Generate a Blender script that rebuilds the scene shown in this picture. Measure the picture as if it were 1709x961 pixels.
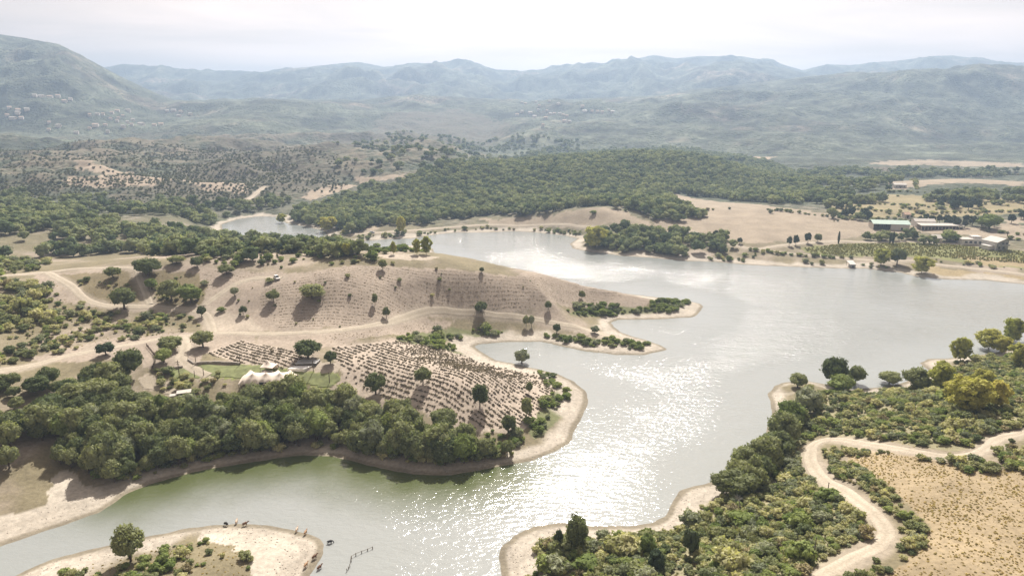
import bpy, bmesh, math, random
import numpy as np
from mathutils import Vector
R = math.radians
random.seed(7); RNG = np.random.default_rng(7)
scene = bpy.context.scene
for o in list(bpy.data.objects): bpy.data.objects.remove(o)
COL = scene.collection

# ------------------------------------------------------------------ camera
CAM_H = 100.0; PITCH = R(14.3); FPX = 1139.0; PCX, PCY = 854.5, 480.5
cam_d = bpy.data.cameras.new('camera'); cam = bpy.data.objects.new('camera', cam_d); COL.objects.link(cam)
cam_d.sensor_width = 36.0; cam_d.lens = 36.0 * FPX / 1709.0
cam_d.clip_start = 1.0; cam_d.clip_end = 60000.0
cam.location = (0, 0, CAM_H); cam.rotation_euler = (math.pi/2 - PITCH, 0, 0)
scene.camera = cam

# ------------------------------------------------------------------ sky, sun, exposure
SUN_EL, SUN_AZ = R(45), R(6)            # azimuth clockwise from +Y (the viewing direction)
w = bpy.data.worlds.new('World'); scene.world = w; w.use_nodes = True
nt = w.node_tree; nt.nodes.clear(); L = nt.links
out = nt.nodes.new('ShaderNodeOutputWorld'); bg = nt.nodes.new('ShaderNodeBackground')
sky = nt.nodes.new('ShaderNodeTexSky'); sky.sky_type = 'NISHITA'; sky.sun_disc = False
sky.sun_elevation = SUN_EL; sky.sun_rotation = SUN_AZ; sky.altitude = 200
sky.air_density = 1.0; sky.dust_density = 5.0; sky.ozone_density = 1.0
tc = nt.nodes.new('ShaderNodeTexCoord')
sep = nt.nodes.new('ShaderNodeSeparateXYZ'); L.new(tc.outputs['Generated'], sep.inputs[0])
def wmath(op, a, b=None):
    n = nt.nodes.new('ShaderNodeMath'); n.operation = op
    for i, v in enumerate((a, b)):
        if v is None: continue
        if isinstance(v, (int, float)): n.inputs[i].default_value = v
        else: L.new(v, n.inputs[i])
    return n.outputs[0]
zc = wmath('ADD', wmath('MAXIMUM', sep.outputs[2], 0.0), 0.10)
comb = nt.nodes.new('ShaderNodeCombineXYZ')
L.new(wmath('MULTIPLY', wmath('DIVIDE', sep.outputs[0], zc), 0.55), comb.inputs[0])
L.new(wmath('DIVIDE', sep.outputs[1], zc), comb.inputs[1])
cn = nt.nodes.new('ShaderNodeTexNoise'); cn.inputs['Scale'].default_value = 0.75; cn.inputs['Detail'].default_value = 7
cn.inputs['Roughness'].default_value = 0.56; cn.inputs['Distortion'].default_value = 0.6
L.new(comb.outputs[0], cn.inputs['Vector'])
cr = nt.nodes.new('ShaderNodeMapRange'); L.new(cn.outputs['Fac'], cr.inputs['Value'])
cr.inputs['From Min'].default_value = 0.28; cr.inputs['From Max'].default_value = 0.60
cr.inputs['To Min'].default_value = 0.78; cr.inputs['To Max'].default_value = 1.0
bw = nt.nodes.new('ShaderNodeRGBToBW'); L.new(sky.outputs[0], bw.inputs[0])
veil = nt.nodes.new('ShaderNodeVectorMath'); veil.operation = 'SCALE'
veil.inputs[0].default_value = (0.755, 0.61, 0.51)      # thin high cloud: a little brighter than the blue air, thicker along the low sight lines
thick = wmath('ADD', wmath('MULTIPLY', wmath('POWER', 2.718, wmath('MULTIPLY', wmath('MAXIMUM', sep.outputs[2], 0.0), -5.0)), 0.5), 1.0)
L.new(wmath('MULTIPLY', wmath('MULTIPLY', wmath('POWER', wmath('MULTIPLY', bw.outputs[0], 0.1), 0.6), 10.0), thick), veil.inputs['Scale'])
mx = nt.nodes.new('ShaderNodeMix'); mx.data_type = 'RGBA'
L.new(cr.outputs[0], mx.inputs['Factor']); L.new(sky.outputs[0], mx.inputs['A']); 
cn2 = nt.nodes.new('ShaderNodeMapRange'); L.new(cn.outputs['Fac'], cn2.inputs['Value'])
for s_, q_ in zip(('From Min', 'From Max', 'To Min', 'To Max'), (0.34, 0.64, 0.74, 1.08)): cn2.inputs[s_].default_value = q_
veil2 = nt.nodes.new('ShaderNodeVectorMath'); veil2.operation = 'SCALE'; L.new(veil.outputs[0], veil2.inputs[0]); L.new(cn2.outputs[0], veil2.inputs['Scale']); L.new(veil2.outputs[0], mx.inputs['B'])
L.new(mx.outputs['Result'], bg.inputs[0]); bg.inputs[1].default_value = 0.095
L.new(bg.outputs[0], out.inputs[0])
sun_d = bpy.data.lights.new('sun', 'SUN'); sun = bpy.data.objects.new('sun', sun_d); COL.objects.link(sun)
sun_d.energy = 5.0; sun_d.angle = R(0.55); sun_d.color = (1.0, 0.95, 0.88)
sdir = Vector((math.sin(SUN_AZ)*math.cos(SUN_EL), math.cos(SUN_AZ)*math.cos(SUN_EL), math.sin(SUN_EL)))
sun.rotation_euler = sdir.to_track_quat('Z', 'Y').to_euler(); sun.location = (0, 0, 2000)
vs = scene.view_settings; vs.view_transform = 'Standard'; vs.look = 'None'; vs.gamma = 1; vs.use_curve_mapping = False
vs.exposure = 0.82
cy = scene.cycles
cy.max_bounces = 5; cy.diffuse_bounces = 2; cy.glossy_bounces = 2; cy.transmission_bounces = 2
cy.volume_bounces = 1; cy.transparent_max_bounces = 6; cy.caustics_reflective = False; cy.caustics_refractive = False
cy.use_denoising = True; cy.sample_clamp_indirect = 6; cy.sample_clamp_direct = 0

# ------------------------------------------------------------------ numpy helpers
SP, CP = math.sin(PITCH), math.cos(PITCH)
def rays(p):
    p = np.asarray(p, float); u = (p[:, 0]-PCX)/FPX; v = (PCY-p[:, 1])/FPX
    return np.stack([u, CP+v*SP, -SP+v*CP], 1)
def at_z(p, z=0.0):
    d = rays(p); t = (z-CAM_H)/d[:, 2]
    return np.stack([d[:, 0]*t, d[:, 1]*t, CAM_H+d[:, 2]*t], 1)
def at_y(p, Y):
    d = rays(p); t = np.asarray(Y)/d[:, 1]
    return np.stack([d[:, 0]*t, d[:, 1]*t, CAM_H+d[:, 2]*t], 1)
_perm = np.random.default_rng(3).permutation(256); _perm = np.concatenate([_perm, _perm, _perm])
_ga = np.random.default_rng(4).uniform(0, 2*np.pi, 256); _gx, _gy = np.cos(_ga), np.sin(_ga)
def perlin(x, y):
    xi = np.floor(x).astype(int); yi = np.floor(y).astype(int); xf = x-xi; yf = y-yi; xi &= 255; yi &= 255
    u = xf**3*(xf*(xf*6-15)+10); v = yf**3*(yf*(yf*6-15)+10)
    def g(ix, iy, dx, dy):
        h = _perm[_perm[ix & 255]+(iy & 255)]; return _gx[h]*dx+_gy[h]*dy
    a = g(xi, yi, xf, yf); b = g(xi+1, yi, xf-1, yf); c = g(xi, yi+1, xf, yf-1); d = g(xi+1, yi+1, xf-1, yf-1)
    return (a+(b-a)*u)+((c+(d-c)*u)-(a+(b-a)*u))*v
def fbm(x, y, s, oct=4, gain=0.5):
    o = np.zeros_like(x, dtype=float); a = 1.0; f = 1.0/s
    for k in range(oct):
        o += a*perlin(x*f+17.3*k, y*f-9.1*k); a *= gain; f *= 2.03
    return o
def ridged(x, y, s, oct=4):
    o = np.zeros_like(x, dtype=float); a = 1.0; f = 1.0/s; t = 0
    for k in range(oct):
        o += a*(1-2*np.abs(perlin(x*f+31.7*k, y*f+5.3*k))); t += a; a *= 0.5; f *= 2.1
    return o/t
def sstep(a, b, x):
    t = np.clip((x-a)/(b-a), 0, 1); return t*t*(3-2*t)
def inside(poly, x, y):
    c = np.zeros(x.shape, bool); n = len(poly); j = n-1
    for i in range(n):
        x0, y0 = poly[i]; x1, y1 = poly[j]
        if y0 != y1:
            c ^= ((y0 > y) != (y1 > y)) & (x < (x1-x0)*(y-y0)/(y1-y0)+x0)
        j = i
    return c
def segdist(pl, x, y, closed=False):
    """distance to a polyline, and the parameter (index + fraction) of the nearest point"""
    best = np.full(x.shape, 1e18); par = np.zeros(x.shape); n = len(pl)
    for i in range(n if closed else n-1):
        ax, ay = pl[i][:2]; bx, by = pl[(i+1) % n][:2]; dx, dy = bx-ax, by-ay
        t = np.clip(((x-ax)*dx+(y-ay)*dy)/(dx*dx+dy*dy+1e-9), 0, 1)
        d = (x-ax-t*dx)**2+(y-ay-t*dy)**2; m = d < best
        best[m] = d[m]; par[m] = i+t[m]
    return np.sqrt(best), par

# ------------------------------------------------------------------ the lake outline (water level is z = 0)
MAIN = [(-90,935),(0,908),(66,886),(114,869),(162,853),(188,838),(201,827),(245,807),(307,790),(350,779),(440,766),(508,757),(560,759),
 (595,768),(639,779),(692,788),(753,790),(814,780),(860,771),(884,766),(923,752),(947,739),(950,728),(956,711),(971,689),(979,667),
 (974,652),(952,636),(928,625),(900,618),(860,609),(826,602),(807,592),(788,578),(800,573),(840,570),(902,569),(943,578),(980,585),
 (1027,591),(1074,591),(1110,583),(1099,576),(1084,571),(1058,563),(1033,555),(1021,546),(1018,538),(1030,533),(1074,532),(1115,531),
 (1152,529),(1162,524),(1171,512),(1165,507),(1150,503),(1105,498),(1040,490),(960,485),(880,480),(800,470),(740,455),(723,445),(726,437),(751,433),
 (745,429),(726,424),(720,415),(692,409),(639,415),(620,411),(595,410),(570,405),(595,402),(620,401),(645,399),(688,398),(713,393),
 (757,388),(810,388),(860,386),(896,388),(943,393),(966,398),(952,407),(959,415),(987,420),(1040,427),(1090,430),(1140,435),(1199,437),
 (1240,441),(1280,443),(1331,445),(1410,448),(1444,448),(1506,455),(1534,462),(1581,466),(1644,467),(1709,474),(1900,486),(2100,500),
 (2150,570),(1900,566),(1760,574),(1700,583),(1650,591),(1584,599),(1554,600),(1541,606),(1556,622),(1500,643),(1430,652),(1345,636),(1313,638),(1295,645),
 (1284,658),(1290,674),(1296,700),(1270,735),(1240,775),(1210,806),(1160,812),(1142,820),(1129,834),(1112,862),(1095,875),(1050,882),
 (989,880),(941,876),(893,881),(862,895),(844,912),(840,934),(842,961),(855,1060),(840,1300),(400,1300),(480,1030),(512,961),(522,940),(533,923),(534,912),
 (527,902),(508,894),(486,886),(460,881),(424,878),(387,878),(359,878),(307,884),(245,897),(184,912),(88,936),(44,953),(0,975),(-90,1015)]
UPPER = [(368,375),(395,366),(430,361),(465,362),(478,372),(510,378),(540,384),(548,392),(530,399),(490,402),(440,403),(405,400),(388,392),(370,385)]
CREEK = [(440,443),(500,441),(560,439),(592,440),(590,444),(545,446),(490,449),(445,448)]
LAKES = [at_z(p)[:, :2] for p in (MAIN, UPPER, CREEK)]

# ------------------------------------------------------------------ terrain height field on a polar grid (fine near, coarse far)
NT, NR = 820, 940
T0, T1 = R(-54), R(54); LR0, LR1 = math.log(55.0), math.log(9000.0)
th = np.linspace(T0, T1, NT); lr = np.linspace(LR0, LR1, NR)
TH, LRG = np.meshgrid(th, lr); RR = np.exp(LRG); GX = np.sin(TH)*RR; GY = np.cos(TH)*RR
def shore_distance(x, y):
    s = np.full(x.shape, 1e9); near = y < 1000
    xs, ys = x[near], y[near]; best = np.full(xs.shape, 1e9); ins = np.zeros(xs.shape, bool)
    for p in LAKES:
        d, _ = segdist(p, xs, ys, True); best = np.minimum(best, d); ins |= inside(p, xs, ys)
    s[near] = np.where(ins, -best, best); return s
SD = shore_distance(GX, GY)
SD = SD + 0.9*fbm(GX, GY, 9.0, 3)*np.clip(1-np.abs(SD)/30, 0, 1)

CZ = [  # pixel, ground height in metres
 (800,640,10),(650,690,7.5),(720,620,10.5),(560,600,11),(870,612,6.5),(930,655,3.5),(870,700,5),(450,615,11),(300,680,6),(420,700,5),(600,730,4),(150,720,6),
 (30,690,9),(20,600,15),(120,830,2.2),(40,860,2),(200,600,13),(330,590,12.5),(380,545,13),(200,520,16),(640,452,27),(560,470,26),(520,500,20),(760,462,22),(860,478,17),(950,488,13),(1060,493,9),
 (1120,500,6),(480,465,25),(440,480,23),(700,520,13),(600,548,12),(480,556,12),(800,530,9),(900,540,7),(980,556,4.5),(1060,568,3),(850,500,14),(1000,510,7),(700,560,10),(620,570,11),(750,560,7),
 (240,452,27),(350,445,27),(330,500,18),(250,490,20),(120,460,24),(40,470,24),(0,520,20),(100,510,19),
 (600,425,4),(680,428,3),(500,425,6),(400,418,8),(300,415,9),(200,400,12),(100,395,14),(100,432,9),(0,400,16),(480,408,3),(330,385,10),(200,375,14),(0,370,18),
 (300,940,2.6),(200,960,3),(380,930,2.6),(100,1000,3),(300,1100,3),(450,920,1.6),
 (1250,850,9),(1050,930,6),(960,920,4),(1180,900,8),(1500,700,11),(1420,660,7),(1600,650,10),(1650,600,7),(1709,640,11),(1650,850,15),(1709,780,16),(1400,900,11),(1300,780,8),(1400,790,11),(1560,780,13),(1700,960,16),
 (1200,1000,9),(1500,1050,14),(1350,720,9),(1760,700,14),(1900,800,18),(1950,640,14),
 (620,392,3.5),(720,385,4),(850,374,7),(900,368,10),(1000,352,17),(1060,362,14),(1100,392,5),(1030,410,4),(1200,425,3),(1250,405,6),(1180,380,10),(1300,380,10),(1180,350,14),(1300,350,14),(1400,430,3),(1500,440,3),
 (1640,450,3.5),(1709,460,4),(1400,405,6),(1500,400,7),(1600,400,8),(1709,410,8),(1487,378,9),(1600,375,11),(1709,370,12),(1420,350,13),(1600,330,15),(1709,320,17),(1450,310,17),(1600,300,19),(1900,470,6),(1900,380,14),(1900,320,18),
 (-150,480,26),(-150,600,22),(-150,720,14),(-200,400,22),(-100,850,5),(560,385,4),(500,370,8),(380,360,10),
]
CYD = [  # pixel, distance along the view: crests and slopes whose height follows from where they are seen
 (1100,261,1060),(1000,266,1050),(1150,264,1070),(900,274,1010),(800,287,960),(700,306,900),(600,330,830),(1220,281,1110),(1290,304,1120),(1340,322,1080),(520,342,760),
 (1100,300,880),(950,320,800),(800,330,770),(1000,340,720),(650,360,700),(1200,320,860),
 (1000,290,1500),(800,285,1400),(1150,300,1500),(600,292,1350),
 (60,352,760),(200,340,800),(350,335,850),(60,320,1000),(230,318,1000),(420,322,960),
 (60,290,1150),(150,262,1250),(220,250,1350),(180,300,1080),(300,292,1150),(400,262,1400),(480,300,1120),(540,268,1500),(560,300,1200),(60,255,1500),(0,268,1250),(-150,260,1300),
 (300,250,1800),(120,235,1900),(0,230,1900),(350,222,2000),(450,228,2000),(560,245,1900),(680,250,1900),(800,255,2000),
 (150,195,2700),(300,205,2700),(0,200,2700),(-150,190,2700),(480,188,2900),(430,180,3000),(380,200,2700),(600,205,2900),(700,205,3000),(850,215,3000),(950,200,3200),(850,185,3600),(650,185,3700),
 (1100,250,2200),(1250,265,1750),(1400,272,1600),(1600,275,1650),(1709,285,1500),(1900,270,1700),(1100,225,3000),(1300,225,2900),(1500,235,2500),(1709,230,2500),(1900,220,2700),
]
cp = [tuple(at_z([(a, b)], z)[0]) for a, b, z in CZ]+[tuple(at_y([(a, b)], Y if Y < 1800 else 1800+(Y-1800)*.5)[0]) for a, b, Y in CYD]
for a in (-56, -48, 48, 56):
    for r, z in ((60, 8), (200, 15), (500, 22), (1000, 30), (1900, 60), (2400, 110)):
        cp.append((math.sin(R(a))*r, math.cos(R(a))*r, z))
for a in (-40, -15, 10, 35): cp.append((math.sin(R(a))*60, math.cos(R(a))*60, 4))
for a in range(-50, 51, 20): cp.append((math.sin(R(a))*9000, math.cos(R(a))*4500, 120)); cp.append((math.sin(R(a))*9000, math.cos(R(a))*9000, 120))
cp = np.array(cp)
_S = 3.0
def lp(x, y): return np.arctan2(x, y)*_S, 0.5*np.log(x*x+y*y)*_S
cu, cv = lp(cp[:, 0], cp[:, 1]); n = len(cp)
def tps(r2): return 0.5*r2*np.log(r2+1e-12)
A = np.zeros((n+3, n+3)); A[:n, :n] = tps((cu[:, None]-cu)**2+(cv[:, None]-cv)**2)+np.eye(n)*2e-4
A[:n, n] = 1; A[:n, n+1] = cu; A[:n, n+2] = cv; A[n:, :n] = A[:n, n:].T
coef = np.linalg.solve(A, np.concatenate([cp[:, 2], np.zeros(3)]))
gu, gv = TH*_S, LRG*_S; HC = coef[n]+coef[n+1]*gu+coef[n+2]*gv
for i in range(n): HC += coef[i]*tps((gu-cu[i])**2+(gv-cv[i])**2)
HC = np.maximum(HC, 1.5)
# gullies and spurs on the slopes, growing with distance
farw = sstep(700, 2200, RR)
HC += fbm(GX, GY, 60, 4)*1.1*(1-sstep(500, 900, RR)*0.5)
HC += farw*(ridged(GX+80*fbm(GX, GY, 300, 2), GY, 480, 5)-0.35)*42*sstep(1000, 2000, RR)*(1-.8*sstep(.12, .3, TH)*(1-sstep(1600, 2200, RR)))
leftw = sstep(0, -0.12, TH)*sstep(750, 1050, RR)*(1-sstep(1750, 2050, RR))
def left_spurs(x, y): return ridged(x*0.8+90*fbm(x, y, 260, 2), y, 430, 5)
HC += leftw*(left_spurs(GX, GY)-0.35)*78
# mountains: crest lines as world polylines, slopes with spurs
RIDGES = [
 (5400, 2500, 1.2, [(120,128),(190,110),(205,107),(260,112),(330,118),(430,122),(480,116),(540,110),(575,106),(600,104),(640,112),(690,108),(730,108),(765,103),(800,110),(830,117),(870,121),(960,108),(1010,109),(1030,101),(1060,98),(1090,94),(1130,98),(1170,94),(1205,96),(1240,95),(1290,103),(1340,118),(1380,108),(1430,110),(1480,104),(1530,98),(1560,94),(1592,93),(1600,95),(1650,100),(1709,108),(1850,125)]),
 (4350, 1500, 1.2, [(1000,165),(1060,140),(1130,119),(1190,107),(1230,104),(1290,112),(1350,124),(1400,135),(1450,150)]),
 (3150, 1650, 1.15, [(820,185),(900,168),(1000,164),(1100,160),(1180,149),(1250,140),(1350,128),(1420,124),(1480,121),(1530,117),(1600,115),(1640,112),(1709,117),(1850,110),(2000,120)]),
 (3100, 950, 1.1, [(420,200),(500,184),(560,172),(640,163),(700,160),(740,161),(800,165),(900,168)]),
 (2850, 1250, 1.15, [(-260,75),(-120,52),(-60,52),(0,58),(40,64),(70,70),(110,82),(150,101),(200,128),(230,142),(260,156),(300,172),(340,190)]),
 (2550, 650, 1.1, [(-200,100),(-60,98),(0,104),(50,120),(110,148),(150,160),(200,178)]),
]
HF = np.zeros_like(HC); fm = RR > 1400; fx, fy = GX[fm], GY[fm]; hf = np.zeros(fx.shape)
spur = ridged(fx+150*fbm(fx, fy, 600, 2), fy+150*fbm(fx+500, fy, 600, 2), 720, 5)
fth, fr = TH[fm], RR[fm]
for Y, W, pw, pts in RIDGES:
    pl = at_y(pts, np.full(len(pts), float(Y))); az = np.arctan2(pl[:, 0], pl[:, 1]); rr = np.hypot(pl[:, 0], pl[:, 1])
    z = np.interp(fth, az, pl[:, 2]); r0 = np.interp(fth, az, rr); endw = sstep(az[0]-.05, az[0]+.03, fth)*(1-sstep(az[-1]-.03, az[-1]+.05, fth))
    d = np.abs(fr-r0); t = np.clip(d/(W*(1+.25*fbm(fx, fy, 900, 2))), 0, 1)
    h = z*((1-t)**pw) + z*0.8*(spur-0.3)*np.clip(t*2.4, 0, 1)*(1-t) + 17*fbm(fx, fy, 210, 5, .55)*np.clip(t*6, 0.05, 1)
    hf = np.maximum(hf, h*endw)
HF[fm] = hf
k = 8.0; HL = np.where(fm, np.maximum(HC, HF)+k*np.exp(-np.abs(HC-HF)/k)*0.5, HC)
land = HL*sstep(3, 45, SD)+0.10+np.clip(SD, 0, 16)*0.085+0.25*np.clip(fbm(GX, GY, 6, 2), -1, 1)*sstep(2, 8, SD)*(1-sstep(300, 700, RR))
HZ = np.where(SD > 0, land, np.maximum(-4.0, 0.10+SD*0.12))
def hgt(x, y):
    x = np.asarray(x, float); y = np.asarray(y, float)
    a = (np.arctan2(x, y)-T0)/(T1-T0)*(NT-1); b = (0.5*np.log(x*x+y*y)-LR0)/(LR1-LR0)*(NR-1)
    a = np.clip(a, 0, NT-1.001); b = np.clip(b, 0, NR-1.001); i = a.astype(int); j = b.astype(int); fa = a-i; fb = b-j
    return (HZ[j, i]*(1-fa)+HZ[j, i+1]*fa)*(1-fb)+(HZ[j+1, i]*(1-fa)+HZ[j+1, i+1]*fa)*fb
def sdist(x, y):
    a = (np.arctan2(x, y)-T0)/(T1-T0)*(NT-1); b = (0.5*np.log(x*x+y*y)-LR0)/(LR1-LR0)*(NR-1)
    return SD[np.clip(b.round().astype(int), 0, NR-1), np.clip(a.round().astype(int), 0, NT-1)]
_ts = np.exp(np.linspace(math.log(60), math.log(15000), 1400))
def ground(p):
    """where the sight lines through these pixels meet the terrain"""
    d = rays(p); o = np.zeros((len(d), 3))
    for k, v in enumerate(d):
        x, y, z = v[0]*_ts, v[1]*_ts, CAM_H+v[2]*_ts; g = z-np.maximum(hgt(x, y), 0.0); hit = np.nonzero(g < 0)[0]
        if len(hit) and hit[0] > 0:
            i = hit[0]; f = g[i-1]/(g[i-1]-g[i]); t = _ts[i-1]+(_ts[i]-_ts[i-1])*f
        else:
            m = (_ts > 200); i = np.argmin(np.where(m, g/_ts, 1e9)); t = _ts[i]
        X, Y = v[0]*t, v[1]*t; o[k] = (X, Y, float(hgt(X, Y)))
    return o
def G(px, py): return ground([(px, py)])[0]
def gpoly(pts): return ground(pts)[:, :2]
def smooth_line(p, step):
    """resampled Catmull-Rom curve through world points (x, y)"""
    p = np.asarray(p)[:, :2]; q = np.vstack([2*p[0]-p[1], p, 2*p[-1]-p[-2]]); o = []
    for i in range(1, len(q)-2):
        m = max(2, int(np.linalg.norm(q[i+1]-q[i])/step)); t = np.linspace(0, 1, m, endpoint=False)[:, None]
        o.append(0.5*((2*q[i])+(-q[i-1]+q[i+1])*t+(2*q[i-1]-5*q[i]+4*q[i+1]-q[i+2])*t*t+(-q[i-1]+3*q[i]-3*q[i+1]+q[i+2])*t**3))
    return np.vstack(o+[p[-1:]])

# ------------------------------------------------------------------ materials
def new_mat(name):
    m = bpy.data.materials.new(name); m.use_nodes = True; t = m.node_tree; t.nodes.clear()
    o = t.nodes.new('ShaderNodeOutputMaterial'); return m, t, o
def N(t, kind, **kw):
    n = t.nodes.new(kind)
    for k_, v in kw.items():
        if k_ in n.inputs: n.inputs[k_].default_value = v
        else: setattr(n, k_, v)
    return n
def mixc(t, fac, a, b, blend='MIX'):
    n = t.nodes.new('ShaderNodeMix'); n.data_type = 'RGBA'; n.blend_type = blend
    for s, v in (('Factor', fac), ('A', a), ('B', b)):
        if isinstance(v, bpy.types.NodeSocket): t.links.new(v, n.inputs[s])
        elif isinstance(v, tuple): n.inputs[s].default_value = (*v[:3], 1)
        else: n.inputs[s].default_value = v
    return n.outputs['Result']
def mrange(t, v, a, b, c, d):
    n = t.nodes.new('ShaderNodeMapRange'); t.links.new(v, n.inputs['Value'])
    for s, q in zip(('From Min', 'From Max', 'To Min', 'To Max'), (a, b, c, d)): n.inputs[s].default_value = q
    return n.outputs[0]
def tmath(t, op, a, b):
    n = t.nodes.new('ShaderNodeMath'); n.operation = op
    for i, v in enumerate((a, b)):
        if isinstance(v, (int, float)): n.inputs[i].default_value = v
        else: t.links.new(v, n.inputs[i])
    return n.outputs[0]
def plain(name, col, rough=0.8, var=0.25, scale=1.5, bump=0.0, metal=0.0, spec=0.3):
    m, t, o = new_mat(name); b = N(t, 'ShaderNodeBsdfPrincipled', Roughness=rough, Metallic=metal)
    b.inputs['Specular IOR Level'].default_value = spec
    c = t.nodes.new('ShaderNodeTexCoord'); nz = N(t, 'ShaderNodeTexNoise', Scale=scale, Detail=5.0)
    t.links.new(c.outputs['Object'], nz.inputs['Vector'])
    f = mrange(t, nz.outputs['Fac'], 0.25, 0.75, 1-var, 1+var); s = t.nodes.new('ShaderNodeVectorMath'); s.operation = 'SCALE'
    s.inputs[0].default_value = col[:3]; t.links.new(f, s.inputs['Scale']); t.links.new(s.outputs[0], b.inputs['Base Color'])
    if bump:
        bp = N(t, 'ShaderNodeBump', Strength=0.6, Distance=bump); t.links.new(nz.outputs['Fac'], bp.inputs['Height']); t.links.new(bp.outputs[0], b.inputs['Normal'])
    t.links.new(b.outputs[0], o.inputs[0]); return m
def foliage(name, c1, c2, trans=0.30, nscale=3.0):
    c1, c2 = tuple(1.18*q for q in c1), tuple(1.25*q for q in c2)
    m, t, o = new_mat(name); oi = t.nodes.new('ShaderNodeObjectInfo'); c = t.nodes.new('ShaderNodeTexCoord')
    nz = N(t, 'ShaderNodeTexNoise', Scale=nscale, Detail=3.0); t.links.new(c.outputs['Object'], nz.inputs['Vector'])
    base = mixc(t, oi.outputs['Random'], c1, c2)
    f = mrange(t, nz.outputs['Fac'], 0.3, 0.7, 0.72, 1.3); s = t.nodes.new('ShaderNodeVectorMath'); s.operation = 'SCALE'
    t.links.new(base, s.inputs[0]); t.links.new(f, s.inputs['Scale'])
    d = t.nodes.new('ShaderNodeBsdfDiffuse'); tr = t.nodes.new('ShaderNodeBsdfTranslucent'); mxs = N(t, 'ShaderNodeMixShader', Fac=trans)
    t.links.new(s.outputs[0], d.inputs[0]); tcol = mixc(t, 1.0, s.outputs[0], (1.25, 1.3, 0.7), 'MULTIPLY'); t.links.new(tcol, tr.inputs[0])
    t.links.new(d.outputs[0], mxs.inputs[1]); t.links.new(tr.outputs[0], mxs.inputs[2]); t.links.new(mxs.outputs[0], o.inputs[0]); return m

# ground: land-cover colour from the survey attribute, broken up by noise; distant scrub mottled crown by crown
def ground_material():
    m, t, o = new_mat('ground_cover'); b = N(t, 'ShaderNodeBsdfPrincipled', Roughness=0.95); b.inputs['Specular IOR Level'].default_value = 0.1
    a = N(t, 'ShaderNodeAttribute', attribute_name='cover'); q = N(t, 'ShaderNodeAttribute', attribute_name='scrub')
    c = t.nodes.new('ShaderNodeTexCoord'); P = c.outputs['Object']
    n1 = N(t, 'ShaderNodeTexNoise', Scale=0.9, Detail=6.0, Roughness=0.65); t.links.new(P, n1.inputs['Vector'])
    n2 = N(t, 'ShaderNodeTexNoise', Scale=0.06, Detail=6.0, Roughness=0.6); t.links.new(P, n2.inputs['Vector'])
    f = tmath(t, 'MULTIPLY', mrange(t, n1.outputs['Fac'], 0.25, 0.75, 0.72, 1.28), mrange(t, n2.outputs['Fac'], 0.25, 0.75, 0.78, 1.22))
    s = t.nodes.new('ShaderNodeVectorMath'); s.operation = 'SCALE'; t.links.new(a.outputs['Color'], s.inputs[0]); t.links.new(f, s.inputs['Scale'])
    v = N(t, 'ShaderNodeTexVoronoi', Scale=0.11, Randomness=1.0); t.links.new(P, v.inputs['Vector'])
    n3 = N(t, 'ShaderNodeTexNoise', Scale=0.02, Detail=8.0, Roughness=0.7); t.links.new(P, n3.inputs['Vector'])
    blob = tmath(t, 'MULTIPLY', mrange(t, v.outputs['Distance'], 0.75, 0.25, 0.0, 1.0), mrange(t, n3.outputs['Fac'], 0.42, 0.54, 0.0, 1.0))
    fac = tmath(t, 'MULTIPLY', blob, q.outputs['Fac'])
    vc = mixc(t, v.outputs['Color'], (0.055, 0.07, 0.042), (0.10, 0.115, 0.065))
    col = mixc(t, fac, s.outputs[0], vc); t.links.new(col, b.inputs['Base Color'])
    bp = N(t, 'ShaderNodeBump', Strength=0.5, Distance=0.25); t.links.new(n1.outputs['Fac'], bp.inputs['Height'])
    bp2 = N(t, 'ShaderNodeBump', Distance=4.0); t.links.new(blob, bp2.inputs['Height'])
    t.links.new(tmath(t, 'MULTIPLY', q.outputs['Fac'], 0.8), bp2.inputs['Strength']); t.links.new(bp.outputs[0], bp2.inputs['Normal'])
    t.links.new(bp2.outputs[0], b.inputs['Normal']); t.links.new(b.outputs[0], o.inputs[0]); return m
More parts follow.
